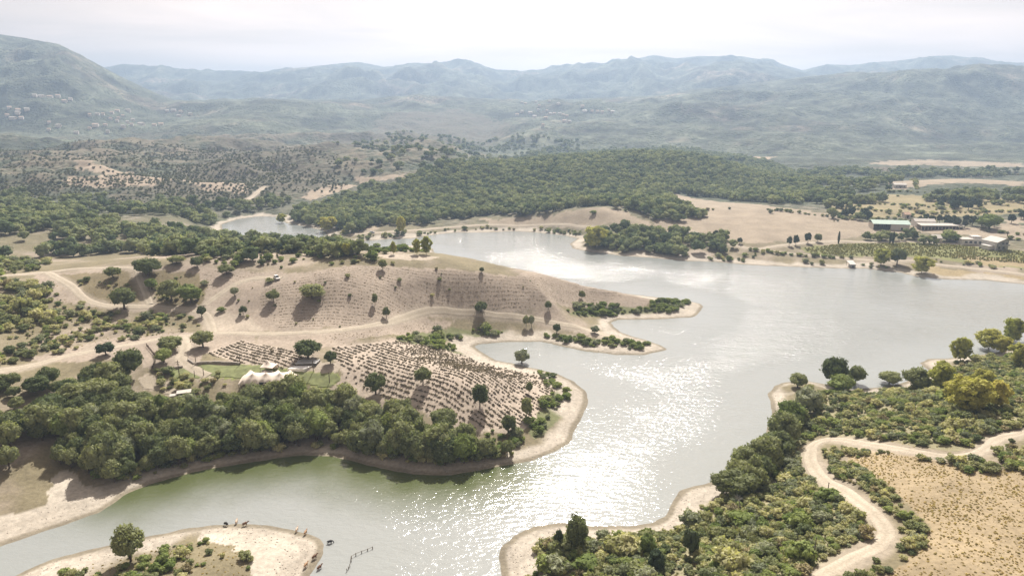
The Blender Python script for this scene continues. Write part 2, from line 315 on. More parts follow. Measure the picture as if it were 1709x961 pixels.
def water_material():
    m, t, o = new_mat('lake_water'); b = N(t, 'ShaderNodeBsdfPrincipled', Roughness=0.10, IOR=1.333); b.inputs['Specular IOR Level'].default_value = 0.8
    a = N(t, 'ShaderNodeAttribute', attribute_name='wood_shade_tint'); c = t.nodes.new('ShaderNodeTexCoord'); P = c.outputs['Object']
    col = mixc(t, a.outputs['Fac'], (0.275, 0.288, 0.275), (0.085, 0.10, 0.04)); t.links.new(col, b.inputs['Base Color'])  # second colour: the wood's shade and reflection painted into the water
    mp = N(t, 'ShaderNodeMapping'); mp.inputs['Scale'].default_value = (0.55, 1.0, 1); mp.inputs['Rotation'].default_value = (0, 0, R(8)); t.links.new(P, mp.inputs['Vector'])
    n1 = N(t, 'ShaderNodeTexNoise', Scale=0.8, Detail=4.0, Roughness=0.6, Distortion=0.4); t.links.new(mp.outputs[0], n1.inputs['Vector'])
    n2 = N(t, 'ShaderNodeTexNoise', Scale=0.16, Detail=2.0); t.links.new(mp.outputs[0], n2.inputs['Vector'])
    n3 = N(t, 'ShaderNodeTexNoise', Scale=0.016, Detail=3.0); t.links.new(P, n3.inputs['Vector'])
    wd_ = N(t, 'ShaderNodeAttribute', attribute_name='wind'); calm = tmath(t, 'MULTIPLY', mrange(t, n3.outputs['Fac'], 0.34, 0.56, 0.5, 1.0), wd_.outputs['Fac'])
    hsum = tmath(t, 'ADD', n1.outputs['Fac'], tmath(t, 'MULTIPLY', n2.outputs['Fac'], 1.2))
    bp = N(t, 'ShaderNodeBump', Distance=0.52); t.links.new(hsum, bp.inputs['Height'])
    t.links.new(tmath(t, 'MULTIPLY', calm, 1.0), bp.inputs['Strength'])
    t.links.new(bp.outputs[0], b.inputs['Normal']); t.links.new(b.outputs[0], o.inputs[0]); return m

# ------------------------------------------------------------------ object helpers
def obj(name, me, parent=None, mat=None):
    o = bpy.data.objects.new(name, me); COL.objects.link(o)
    if parent is not None: o.parent = parent
    if mat is not None and not me.materials: me.materials.append(mat)
    return o
def tag(o, label=None, cat=None, group=None, kind=None):
    if label: o['label'] = label
    if cat: o['category'] = cat
    if group: o['group'] = group
    if kind: o['kind'] = kind
    return o
def thing(name, label, cat, loc, rz=0.0, scale=(1, 1, 1), group=None):
    o = bpy.data.objects.new(name, None); COL.objects.link(o); o.empty_display_size = 0.5
    o.location = loc; o.rotation_euler = (0, 0, rz); o.scale = scale; return tag(o, label, cat, group)
def mesh(name, v, f, mat=None, smooth=False):
    me = bpy.data.meshes.new(name); me.from_pydata([tuple(map(float, q)) for q in v], [], f)
    if mat: me.materials.append(mat)
    if smooth: me.polygons.foreach_set('use_smooth', [True]*len(me.polygons))
    me.update(); return me
def quads_mesh(name, V, Q, mat=None, smooth=True):
    me = bpy.data.meshes.new(name); V = np.asarray(V, np.float32); Q = np.asarray(Q, np.int32)
    me.vertices.add(len(V)); me.vertices.foreach_set('co', V.ravel()); me.loops.add(Q.size); me.loops.foreach_set('vertex_index', Q.ravel())
    me.polygons.add(len(Q)); me.polygons.foreach_set('loop_start', np.arange(0, Q.size, 4, dtype=np.int32))
    if smooth: me.polygons.foreach_set('use_smooth', np.ones(len(Q), bool))
    if mat: me.materials.append(mat)
    me.update(calc_edges=True); me.validate(); return me
# ------------------------------------------------------------------ land cover
SOIL = (0.335, 0.277, 0.22); DRY = (0.35, 0.282, 0.212); GOLD = (0.31, 0.245, 0.155); OLIVE = (0.205, 0.175, 0.11); MAQ = (0.098, 0.106, 0.074)
BROWN = (0.19, 0.155, 0.115); CLAY = (0.36, 0.32, 0.265); DUST = (0.40, 0.34, 0.27); GRASS = (0.235, 0.26, 0.085); REED = (0.165, 0.17, 0.085)
ROADS = [  # width in metres, pixels of the centre line, label
 (3.8, [(1345,985),(1370,961),(1422,932),(1462,912),(1479,890),(1466,866),(1440,842),(1409,820),(1378,803),(1361,785),(1352,763),(1357,743),(1378,734),(1405,734),(1444,741),(1497,749),(1532,755),(1576,762),(1619,760),(1646,748),(1663,734),(1709,722),(1780,712)], 'winding pale dirt track round the golden dry field'),
 (4.2, [(1058,567),(1027,563),(990,554),(965,546),(918,538),(887,532),(840,527),(795,522),(738,518),(701,522),(676,530),(639,540),(595,547),(545,553),(482,556),(440,557),(359,556),(312,560),(265,566),(203,577),(125,591),(47,611),(0,619),(-60,626)], 'long pale dirt track crossing the slope to the sandy point'),
 (5.0, [(303,562),(309,578),(306,590),(302,600),(316,612),(330,620),(348,627)], 'pale drive dropping to the lawn between the oaks'),
 (4.5, [(356,556),(350,540),(340,524),(312,516),(265,513),(219,512),(175,510),(147,502),(131,490),(122,480),(94,463),(75,455),(37,458),(-20,462)], 'dusty track looping up left past the dark oaks'),
 (3.6, [(75,455),(125,449),(187,447),(225,449),(232,462),(240,480),(250,508)], 'footpath over the brown knoll between oaks'),
 (4.2, [(340,510),(368,490),(393,475),(418,466),(440,464),(470,464)], 'dirt track climbing to the parked white car'),
 (4.6, [(585,392),(640,388),(680,385),(720,382),(760,379),(840,376),(930,375),(1020,380),(1080,386),(1130,391),(1170,396),(1210,405),(1255,416),(1290,412),(1330,407),(1394,403),(1450,404),(1520,403),(1600,407),(1650,411)], 'pale lakeside road along the north shore'),
 (4.0, [(1255,416),(1285,419),(1331,425),(1378,428),(1425,433),(1480,436),(1544,434)], 'gravel lane between the shore trees'),
 (4.5, [(1544,434),(1560,441),(1612,447),(1660,452),(1709,458),(1800,466)], 'bare lane below the vineyard bank'),
 (4.0, [(225,380),(256,385),(300,396),(356,402),(410,410)], 'track through the scrub behind the knoll'),
 (7.0, [(440,312),(425,325),(412,333)], 'short pale cart track in the burnt hills'),
]
ROAD_W = [(wd, smooth_line(gpoly(p), 1.2 if i < 6 else 3.0), lb) for i, (wd, p, lb) in enumerate(ROADS)]
R_BANK_PX = [(1310,690),(1345,660),(1440,655),(1560,630),(1620,600),(1720,590),(1780,650),(1780,715),(1709,716),(1660,726),(1640,742),(1610,755),(1500,742),(1440,734),(1400,726),(1360,730),(1345,745),(1340,770),(1352,792),(1400,824),(1450,865),(1462,890),(1440,905),(1400,926),(1350,958),(1300,1000),(860,1010),(880,960),(905,900),(960,880),(1090,882),(1130,850),(1200,830),(1260,800),(1300,745)]
COVERS = [  # colour, warp (m), scrub amount, polygons in pixels
 ((.135,.12,.088), 14, .6, [[(480,250),(560,230),(640,190),(760,180),(850,200),(860,225),(760,240),(640,235),(560,262)], [(350,250),(450,225),(560,270),(560,315),(430,350),(250,345),(180,330),(300,300)]]),
 (DRY, 9, .12, [[(100,298),(200,292),(300,300),(250,310),(180,313),(110,308)], [(590,295),(680,290),(675,298),(600,307)], [(300,300),(420,308),(410,325),(340,318)], [(500,330),(560,305),(600,308),(520,335)], [(120,262),(160,275),(230,290),(180,292),(130,285)]]),
 ((0.36,.27,.18), 4, 0, [[(40,366),(170,368),(165,373),(45,372)], [(800,262),(860,262),(860,270),(805,272)], [(1200,262),(1290,262),(1280,270),(1210,270)]]),
 ((.31,.255,.19), 8, .05, [[(1440,270),(1560,267),(1709,273),(1709,279),(1500,277)], [(1480,303),(1580,299),(1709,301),(1709,311),(1600,305),(1560,308),(1500,317),(1480,317)], [(1120,322),(1180,334),(1300,346),(1420,362),(1450,372),(1720,384),(1720,400),(1560,390),(1440,392),(1400,402),(1250,407),(1180,396),(1080,378),(1100,366),(1150,360),(1120,345)], [(800,366),(900,362),(960,350),(1000,346),(1040,352),(1090,374),(1105,386),(1000,378),(920,374),(820,374)], [(1640,385),(1709,360),(1709,384)], [(595,384),(620,377),(640,380),(630,385)]]),
 ((.27,.225,.13), 5, .15, [[(1380,345),(1480,325),(1620,330),(1709,330),(1709,356),(1600,362),(1420,362)]]),
 ((.20,.20,.085), 3, 0, [[(1330,414),(1400,407),(1560,405),(1720,420),(1720,450),(1600,438),(1545,430),(1440,428),(1350,424)]]),
 ((.32,.255,.15), 4, 0, [[(1590,425),(1720,436),(1720,448),(1620,440)], [(1540,445),(1720,462),(1720,468),(1560,462)]]),
 (SOIL, 2, 0, [[(60,455),(240,448),(330,440),(440,455),(530,452),(640,443),(760,449),(860,461),(950,470),(1060,477),(1145,496),(1080,508),(950,512),(880,520),(740,518),(680,532),(600,547),(460,554),(360,552),(330,520),(180,515),(60,500)], [(30,600),(200,560),(330,556),(420,556),(430,570),(340,592),(330,612),(240,612),(230,600)], [(440,556),(600,549),(700,530),(760,535),(680,560),(560,575),(500,590),(430,568)]]),
 ((.20,.165,.10), 3, 0, [[(95,458),(230,452),(335,455),(345,480),(340,508),(260,510),(150,505),(110,470)]]),
 ((.40,.335,.27), 2, 0, [[(555,578),(640,570),(740,577),(800,596),(880,609),(925,640),(938,662),(905,694),(868,722),(790,722),(735,706),(690,680),(600,658),(540,655),(565,640),(570,622),(556,600)], [(345,590),(405,566),(500,590),(520,600),(500,608),(470,617),(400,606)]]),
 (GRASS, 1, 0, [[(286,616),(305,613),(345,610),(400,608),(450,611),(492,617),(560,622),(572,632),(545,650),(500,640),(400,632),(330,632),(290,632)]]),
 (DUST, 1.5, 0, [[(228,632),(246,622),(262,632),(300,640),(316,650),(290,668),(270,652),(240,650)], [(352,548),(310,520),(250,514),(335,508),(420,530),(440,552),(380,556)], [(930,540),(1000,552),(1062,566),(1000,566),(950,552)], [(480,618),(500,600),(545,605),(575,606),(560,622)], [(655,424),(690,424),(735,430),(700,434),(650,432),(600,428)]]),
 ((.26,.235,.145), 3, 0, [R_BANK_PX]),
 (GOLD, 2, 0, [[(1400,752),(1440,746),(1500,756),(1580,772),(1640,778),(1720,788),(1900,830),(1900,1100),(1420,1100),(1470,965),(1530,918),(1555,880),(1500,830),(1440,790)]]),
 ((.45,.40,.33), 5, 0, [[(-60,925),(0,905),(66,884),(160,850),(200,826),(190,806),(100,792),(60,815),(70,835),(20,860),(-60,880)], [(330,882),(430,880),(490,888),(530,905),(530,925),(510,970),(430,970),(428,935),(392,915),(340,898)], [(840,1000),(842,915),(865,895),(940,878),(925,900),(895,940),(880,1000)], [(1112,862),(1142,822),(1180,815),(1195,830),(1150,850),(1130,870)]]),
 (REED, 2.5, .1, [[(945,522),(985,508),(1080,512),(1140,500),(1150,506),(1120,522),(1040,526),(985,528)], [(905,556),(1000,566),(1060,570),(1092,576),(1050,584),(980,578),(920,566)], [(660,570),(690,552),(760,545),(860,552),(820,558),(750,560),(735,574),(800,590),(800,600),(740,582)], [(880,720),(895,690),(920,665),(940,640),(955,655),(945,690),(920,715),(890,735)]]),
]
def cover(x, y):
    n1 = fbm(x, y, 45, 4); n2 = fbm(x+900, y, 14, 3); n3 = fbm(x, y+700, 420, 5, .6); r = np.hypot(x, y)
    def mix(a, b, t): t = np.clip(t, 0, 1)[..., None]; return a*(1-t)+b*t
    c3 = lambda c: np.broadcast_to(np.array(c), x.shape+(3,))
    near = mix(c3(OLIVE), c3(SOIL), sstep(-.1, .45, n1+.4*n2)); far = mix(c3(MAQ), c3(BROWN), sstep(.15, .7, n3+.3*fbm(x, y, 90, 3)))
    c = mix(near, far, sstep(480, 850, r)); sc = sstep(450, 800, r)*1.0
    fd = sstep(1000, 1800, r); c = c*(1+fd[..., None]*np.clip(1.2*fbm(x, y, 260, 5, .72)+.8*fbm(x+50, y, 50, 3, .8), -.7, 1.1)[..., None])
    lw_ = sstep(0, -.1, np.arctan2(x, y))*sstep(760, 950, r)*(1-sstep(1800, 2300, r)); c = mix(c, c3((.225, .185, .135)), .75*lw_*sstep(.62, .92, left_spurs(x, y)+.35*n1+.2*n2)); sc = sc*(1-.5*lw_*sstep(.62, .92, left_spurs(x, y)+.35*n1))
    wx, wy = fbm(x, y, 12, 3), fbm(x+333, y+77, 12, 3)
    for col, warp, s, polys in COVERS:
        for p in polys:
            g = gpoly(p); lo, hi = g.min(0)-20, g.max(0)+20
            m = (x > lo[0]) & (x < hi[0]) & (y > lo[1]) & (y < hi[1])
            f_ = 1+4*sstep(900, 1900, r[m]); k = inside(g, x[m]+warp*f_*(wx[m]+1.5*sstep(900, 2000, r[m])*n3[m]), y[m]+warp*f_*wy[m]); idx = np.nonzero(m.ravel())[0][k]
            c.reshape(-1, 3)[idx] = col; sc.reshape(-1)[idx] = s
    sd = SD if x.shape == SD.shape else sdist(x, y)
    bw_ = 8.5+9*n1+5*n2; t = 1-sstep(bw_-2, bw_+2, sd)
    bands = np.clip(.5+.22*np.sin(np.clip(sd, 0, 30)*2.0+4*n2)+.5*n2, 0, 1)
    beach = mix(c3((.37,.325,.265)), c3((.46,.41,.34)), bands); beach = mix(beach, c3((.22,.19,.14)), (1-sstep(0.3, 1.6, sd)))
    c = mix(c, beach, t); sc = sc*(1-t)
    for wd, pl, _ in ROAD_W:
        lo, hi = pl.min(0)-12, pl.max(0)+12; m = (x > lo[0]) & (x < hi[0]) & (y > lo[1]) & (y < hi[1])
        d, _ = segdist(pl[::3] if len(pl) > 60 else pl, x[m], y[m]); k = (1-sstep(wd*.5, wd*.5+2.0, d+n2[m]*1.5))*.75
        c[m] = c[m]*(1-k[:, None])+np.array(DUST)*.85*k[:, None]; sc[m] = sc[m]*(1-k)
    return c, sc
CC, SC = cover(GX, GY)
idx = np.arange(NR*NT).reshape(NR, NT)
quad = np.stack([idx[:-1, :-1], idx[:-1, 1:], idx[1:, 1:], idx[1:, :-1]], -1).reshape(-1, 4)
V = np.stack([GX, GY, HZ], -1).reshape(-1, 3)
keep = HZ.reshape(-1)[quad].max(1) > -3.2
gq = quad[keep]; used = np.unique(gq); remap = np.full(len(V), -1); remap[used] = np.arange(len(used))
gm = quads_mesh('ground', V[used], remap[gq], ground_material())
at = gm.attributes.new('cover', 'FLOAT_COLOR', 'POINT'); at.data.foreach_set('color', np.concatenate([CC.reshape(-1, 3)[used], np.ones((len(used), 1))], 1).astype(np.float32).ravel())
at = gm.attributes.new('scrub', 'FLOAT', 'POINT'); at.data.foreach_set('value', SC.reshape(-1)[used].astype(np.float32))
tag(obj('ground', gm), 'dry scrubby valley floor rising to mountains', kind='structure')
# lake: the cells of the grid that lie at or below the waterline
HW = HZ[::2, ::2]; nr, ntt = HW.shape; wi = np.arange(nr*ntt).reshape(nr, ntt)
wq = np.stack([wi[:-1, :-1], wi[:-1, 1:], wi[1:, 1:], wi[1:, :-1]], -1).reshape(-1, 4)
wk = (HW.reshape(-1)[wq].min(1) < 0.25) & ((GY[::2, ::2]).reshape(-1)[wq].max(1) < 1000); wq = wq[wk]; us = np.unique(wq); rm = np.full(nr*ntt, -1); rm[us] = np.arange(len(us))
WV = np.stack([GX[::2, ::2], GY[::2, ::2], np.zeros_like(HW)], -1).reshape(-1, 3)
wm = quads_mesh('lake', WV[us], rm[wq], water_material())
at = wm.attributes.new('wood_shade_tint', 'FLOAT', 'POINT'); at.data.foreach_set('value', (1-sstep(4, 30, segdist(at_z([(245,807),(307,790),(350,779),(440,766),(508,757),(560,759),(595,768),(639,779),(692,788),(753,790),(800,784)]), GX[::2, ::2], GY[::2, ::2])[0]+3*fbm(GX[::2, ::2], GY[::2, ::2], 9, 2))).reshape(-1)[us].astype(np.float32))  # painted dark green band for the cove wood's shade and reflection
at = wm.attributes.new('wind', 'FLOAT', 'POINT'); at.data.foreach_set('value', (.35+.65*sstep(6, 40, -SD[::2, ::2])).reshape(-1)[us].astype(np.float32))   # fetch: sheltered water by the shores is calmer
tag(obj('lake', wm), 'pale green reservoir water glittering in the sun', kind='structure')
# air
def box_mesh(name, x0, x1, y0, y1, z0, z1, mat=None):
    v = [(x, y, z) for z in (z0, z1) for y in (y0, y1) for x in (x0, x1)]
    return mesh(name, v, [(0,2,3,1),(4,5,7,6),(0,1,5,4),(2,6,7,3),(0,4,6,2),(1,3,7,5)], mat)
hm, t, o = new_mat('haze_air'); pv = N(t, 'ShaderNodeVolumePrincipled', Density=2.05e-4, Anisotropy=0.35)
pv.inputs['Color'].default_value = (0.41, 0.535, 0.72, 1); t.links.new(pv.outputs[0], o.inputs['Volume'])
tag(obj('haze', box_mesh('haze', -7600, 7600, -300, 9200, -6.0, float(HZ.max())+30, hm)), 'thin bluish haze over the valley', kind='stuff')
# roads
def road_material():
    m, t, o = new_mat('road_dust'); b = N(t, 'ShaderNodeBsdfPrincipled', Roughness=.95); b.inputs['Specular IOR Level'].default_value = .15
    a = N(t, 'ShaderNodeAttribute', attribute_name='lane'); c = t.nodes.new('ShaderNodeTexCoord'); n1 = N(t, 'ShaderNodeTexNoise', Scale=.35, Detail=7.0, Roughness=.65); t.links.new(c.outputs['Object'], n1.inputs['Vector'])
    n2 = N(t, 'ShaderNodeTexNoise', Scale=2.2, Detail=4.0); t.links.new(c.outputs['Object'], n2.inputs['Vector'])
    f = tmath(t, 'MULTIPLY', a.outputs['Fac'], mrange(t, n1.outputs['Fac'], .3, .62, 1.0, .35)); col = mixc(t, f, (.345, .295, .225), (.49, .425, .335))
    s = t.nodes.new('ShaderNodeVectorMath'); s.operation = 'SCALE'; t.links.new(col, s.inputs[0]); t.links.new(mrange(t, n2.outputs['Fac'], .25, .75, .82, 1.18), s.inputs['Scale']); t.links.new(s.outputs[0], b.inputs['Base Color'])
    bp = N(t, 'ShaderNodeBump', Strength=.6, Distance=.08); t.links.new(n2.outputs['Fac'], bp.inputs['Height']); t.links.new(bp.outputs[0], b.inputs['Normal']); t.links.new(b.outputs[0], o.inputs[0]); return m
road_mat = road_material()
for i, (wd, pl, lb) in enumerate(ROAD_W):
    d = np.gradient(pl, axis=0); d /= np.linalg.norm(d, axis=1)[:, None]+1e-9; nrm = np.stack([-d[:, 1], d[:, 0]], 1)
    s = np.arange(len(pl))*1.0; ww = wd*.5*(1+.16*perlin(s*.13+i*7.7, s*0+i)); ww2 = wd*.5*(1+.16*perlin(s*.13+i*3.1, s*0+40+i))
    offs = np.array([-1, -.62, -.36, 0, .36, .62, 1]); P = []
    for k in offs:
        q = pl+nrm*(k*np.where(k < 0, ww, ww2))[:, None]; z = np.maximum(hgt(q[:, 0], q[:, 1]), .12)
        r = np.hypot(q[:, 0], q[:, 1]); P.append(np.stack([q[:, 0], q[:, 1], z+(0.10+r*.0003)*(1 if abs(k) < .95 else -.5)], 1))
    P = np.stack(P, 1); m = len(pl); ii = np.arange(m*7).reshape(m, 7)
    q = np.stack([ii[:-1, :-1], ii[1:, :-1], ii[1:, 1:], ii[:-1, 1:]], -1).reshape(-1, 4)
    rm_ = quads_mesh('dirt_road', P.reshape(-1, 3), q, road_mat); at = rm_.attributes.new('lane', 'FLOAT', 'POINT'); at.data.foreach_set('value', np.tile(np.array([.25, 1, .9, .3, .9, 1, .25], np.float32), m))
    tag(obj('dirt_road', rm_), lb, kind='structure')
# ------------------------------------------------------------------ vegetation: crown, trunk, bush and tuft shapes
def ico(sub):
    bm = bmesh.new(); bmesh.ops.create_icosphere(bm, subdivisions=sub, radius=1.0); bm.verts.ensure_lookup_table()
    v = np.array([p.co[:] for p in bm.verts]); f = [[q.index for q in p.verts] for p in bm.faces]; bm.free(); return v, np.array(f)
ICO1, ICO2 = ico(1), ico(2)
def leafy(seed, lobes, nleaf, ls, ico_=ICO1, rough=0.22, droop=0.0, core=0.86):
    """lobes: list of (centre, radii). Clumped foliage: bumpy cores bristling with leaf sprays."""
    g = np.random.default_rng(seed); V, F = [], []; base = 0; iv, jf = ico_
    for c, r in lobes:
        d = 1+rough*g.uniform(-1, 1, len(iv)); v = iv*d[:, None]*np.array(r)*core+np.array(c); V.append(v); F += [tuple(q) for q in (jf+base)]; base += len(iv)
    w_ = np.array([np.prod(r)**(2/3) for _, r in lobes]); w_ /= w_.sum(); k = g.choice(len(lobes), nleaf, p=w_)
    for i in k:
        c, r = lobes[i]; n = g.normal(size=3); n /= np.linalg.norm(n)
        if n[2] < -0.35: n[2] = -n[2]*.5
        p = np.array(c)+n*np.array(r)*g.uniform(.86, 1.12); a = np.cross(n, g.normal(size=3)); a /= np.linalg.norm(a)+1e-9
        b = np.cross(n, a)+n*g.uniform(-.7, .9); s = ls*g.uniform(.55, 1.35)
        V.append(np.array([p-a*s*.5, p+b*s*.2+a*s*.6, p+b*s*.9-a*s*.1])); F.append((base, base+1, base+2)); base += 3
    return np.vstack(V), F
def oak_lobes(seed, nl, zc=.60, zr=.37, rr=.37, lo=.15, hi=.24):
    g = np.random.default_rng(seed); o = [((0, 0, zc), (rr*.72, rr*.72, zr*.72))]
    for i in range(nl):
        a = i*2.39996+g.uniform(-.4, .4); u = g.uniform(-.62, 1.0); s = math.sqrt(max(0, 1-u*u))*g.uniform(.75, 1.05); r = g.uniform(lo, hi)
        o.append(((math.cos(a)*s*rr, math.sin(a)*s*rr, zc+u*zr*g.uniform(.7, .95)), (r*g.uniform(.9, 1.25), r*g.uniform(.9, 1.25), r*g.uniform(.85, 1.15))))
    return o
def poplar_lobes(seed, nl):
    g = np.random.default_rng(seed); o = []
    for i in range(nl):
        z = .22+.72*(i+.5)/nl; env = .34*math.sin(math.pi*min(1, (z-.12)/.95))**.7; a = i*2.4+g.uniform(-.5, .5); s = g.uniform(.2, .95)*env
        r = g.uniform(.06, .105); o.append(((math.cos(a)*s, math.sin(a)*s, z), (r, r, r*1.3)))
    return o
def bush_lobes(seed, nl):
    g = np.random.default_rng(seed); o = [((0, 0, .28), (.38, .38, .32))]
    for i in range(nl):
        a = i*2.4+g.uniform(-.5, .5); s = g.uniform(.1, .42); r = g.uniform(.14, .24)
        o.append(((math.cos(a)*s, math.sin(a)*s, .30+.4*(1-(s/.45)**2)*g.uniform(.5, 1)), (r, r, r*.85)))
    return o
def tube(pts, rads, n=6):
    V, F = [], []
    for i, p in enumerate(pts):
        p = Vector(p); q = Vector(pts[min(i+1, len(pts)-1)])-Vector(pts[max(i-1, 0)]); q.normalize()
        a = q.orthogonal().normalized(); b = q.cross(a)
        for k in range(n): t_ = 2*math.pi*k/n; V.append(p+(a*math.cos(t_)+b*math.sin(t_))*rads[i])
    for i in range(len(pts)-1):
        for k in range(n): F.append((i*n+k, i*n+(k+1) % n, (i+1)*n+(k+1) % n, (i+1)*n+k))
    F.append(tuple(range(n))[::-1]); F.append(tuple((len(pts)-1)*n+k for k in range(n))); return V, F
def joinvf(parts):
    V, F = [], []
    for v, f in parts:
        b = len(V); V += [tuple(q) for q in v]; F += [tuple(i+b for i in q) for q in f]
    return V, F
def trunk_parts(seed, top=.55, r0=.035, lean=.04, limbs=4, spread=.22):
    g = random.Random(seed); p = [(0, 0, -.05), (g.uniform(-1, 1)*lean*.5, g.uniform(-1, 1)*lean*.5, top*.45), (g.uniform(-1, 1)*lean, g.uniform(-1, 1)*lean, top)]
    out = [tube(p, [r0*1.25, r0, r0*.55])]
    for k in range(limbs):
        a = k*6.283/limbs+g.uniform(-.4, .4); b = Vector(p[1])+(Vector(p[2])-Vector(p[1]))*g.uniform(.0, .6)
        e = b+Vector((math.cos(a)*spread, math.sin(a)*spread, g.uniform(.12, .26))); m_ = (b+e)/2+Vector((0, 0, -.02)); out.append(tube([b, m_, e], [r0*.5, r0*.38, r0*.16], 5))
    return joinvf(out)
M_OAK = foliage('oak_leaves', (0.098, 0.12, 0.062), (0.24, 0.25, 0.13)); M_POP = foliage('poplar_leaves', (0.27, 0.29, 0.09), (0.45, 0.40, 0.13), .35)
M_BUSH = foliage('maquis_leaves', (0.17, 0.188, 0.092), (0.41, 0.385, 0.215)); M_GREY = foliage('grey_green_leaves', (0.16, 0.18, 0.115), (0.26, 0.27, 0.18)); M_LIME = foliage('lime_leaves', (0.14, 0.18, 0.065), (0.23, 0.26, 0.10), .35)
M_FAR = foliage('wood_leaves', (0.10, 0.132, 0.07), (0.27, 0.285, 0.15), .34); M_DARK = foliage('pine_needles', (0.045, 0.062, 0.038), (0.078, 0.095, 0.052), .15)
M_LAV = foliage('dry_lavender', (0.12, 0.10, 0.076), (0.21, 0.178, 0.13), .15, 6); M_TUFT = foliage('straw_tufts', (0.26, 0.21, 0.115), (0.47, 0.375, 0.22), .45, 6); M_VINE = foliage('vine_leaves', (0.19, 0.19, 0.075), (0.29, 0.26, 0.11), .3)
M_BARK = plain('bark', (0.11, 0.085, 0.065), .95, .3, 9); M_DEAD = plain('dead_wood', (0.30, 0.28, 0.26), .9, .2, 6)
M_SCR = foliage('dark_scrub_leaves', (0.085, 0.092, 0.056), (0.17, 0.165, 0.105), .3); M_ROCK = plain('shore_stone', (0.36, 0.32, 0.27), .95, .3, 2)
M_DRYB = foliage('dry_twigs', (0.19, 0.165, 0.10), (0.31, 0.265, 0.165), .25)
M_STUB = foliage('dry_stubble', (0.15, 0.125, 0.085), (0.27, 0.22, 0.155), .3, 6)
def lm(name, vf, mat): return mesh(name, vf[0], vf[1], mat)
def unit(vf):
    V = vf[0].copy(); r = np.percentile(np.abs(V[:, :2]), 99.0); V[:, :2] *= .5/r; V[:, 2] /= np.percentile(V[:, 2], 99.7); return V, vf[1]
OAK = [lm('oak_crown', unit(leafy(100+i, oak_lobes(100+i, 40, lo=.11, hi=.2), 2300, .072)), M_OAK) for i in range(7)]
OAKG = [lm('grey_oak_crown', unit(leafy(140+i, oak_lobes(140+i, 30), 1400, .058)), M_GREY) for i in range(2)]
OAK_T = [lm('oak_trunk', trunk_parts(i), M_BARK) for i in range(4)]
POP = [lm('poplar_crown', unit(leafy(200+i, poplar_lobes(200+i, 58), 3000, .05, rough=.35)), M_POP) for i in range(4)]
POP_T = [lm('poplar_trunk', trunk_parts(50+i, .8, .016, .03, 6, .16), M_BARK) for i in range(2)]
LIME = [lm('lime_crown', unit(leafy(230+i, oak_lobes(230+i, 34), 1500, .055)), M_LIME) for i in range(2)]
PINE = [lm('pine_crown', unit(leafy(250+i, oak_lobes(250+i, 26, .58, .40, .36), 900, .06)), M_DARK) for i in range(3)]
CYP = [lm('cypress_crown', leafy(270, [((0, 0, .08+.9*k/14), (.5*math.sin(math.pi*(k+1.6)/17)**.6,)*2+(.09,)) for k in range(15)], 300, .05, rough=.15), M_DARK)]
BUSH = [lm('bush', leafy(300+i, bush_lobes(300+i, 11), 330, .13), M_BUSH) for i in range(5)]
BUSHG = [lm('grey_bush', leafy(320+i, bush_lobes(320+i, 11), 330, .13), M_GREY) for i in range(2)]
BUSHL = [lm('lime_bush', leafy(330+i, bush_lobes(330+i, 11), 330, .13), M_LIME) for i in range(2)]
BUSHD = [lm('dark_bush', leafy(340+i, bush_lobes(340+i, 12), 360, .12), M_OAK) for i in range(2)]
BUSHB = [lm('dry_bush', leafy(350+i, bush_lobes(350+i, 8), 260, .14, rough=.35), M_DRYB) for i in range(2)]
FARW = [lm('wood_crown', leafy(400+i, oak_lobes(400+i, 10, .52, .42, .38, .2, .3), 170, .11), M_FAR) for i in range(5)]
FARB = [lm('scrub_clump', leafy(420+i, bush_lobes(420+i, 6), 60, .22), M_BUSH) for i in range(4)]
FARS = [lm('dark_scrub_clump', leafy(440+i, bush_lobes(440+i, 6), 60, .22), M_SCR) for i in range(4)]
ROCK = [lm('shore_stone', leafy(460+i, [((0, 0, .1), (.5, .4, .28))], 1, .01, rough=.3, core=1.0), M_ROCK) for i in range(3)]
LAVT = [lm('lavender_tuft', leafy(500+i, [((0, 0, .22), (.46, .46, .30))], 26, .42, rough=.3), M_LAV) for i in range(3)]
TUFT = [lm('straw_tuft', leafy(520+i, [((0, 0, .12), (.34, .34, .2))], 26, .5, rough=.3), M_TUFT) for i in range(3)]
STUB = [lm('stubble_tuft', leafy(530+i, [((0, 0, .15), (.42, .42, .22))], 18, .4, rough=.3), M_STUB) for i in range(3)]
VINE = [lm('vine', leafy(540+i, bush_lobes(540+i, 4), 40, .26), M_VINE) for i in range(2)]

# scattering
def scatter(poly_px, spacing, jitter=.45, prob=None, minsd=6.0, world=None, warp=2.6):
    g = gpoly(poly_px) if world is None else world; lo, hi = g.min(0), g.max(0)
    xs = np.arange(lo[0], hi[0], spacing); ys = np.arange(lo[1], hi[1], spacing*.9)
    if len(xs)*len(ys) > 400000: raise RuntimeError('scatter too dense')
    X, Y = np.meshgrid(xs, ys); X = X+((np.arange(len(ys)) % 2)*.5*spacing)[:, None]
    X = X.ravel()+RNG.uniform(-1, 1, X.size)*spacing*jitter; Y = Y.ravel()+RNG.uniform(-1, 1, Y.size)*spacing*jitter
    wp = spacing*warp; k = inside(g, X+wp*fbm(X, Y, spacing*5, 2), Y+wp*fbm(X+99, Y, spacing*5, 2)); X, Y = X[k], Y[k]; sd = sdist(X, Y); k = sd > minsd; X, Y = X[k], Y[k]
    if prob is not None: k = RNG.uniform(size=X.size) < prob(X, Y); X, Y = X[k], Y[k]
    return off_road(np.stack([X, Y], 1))
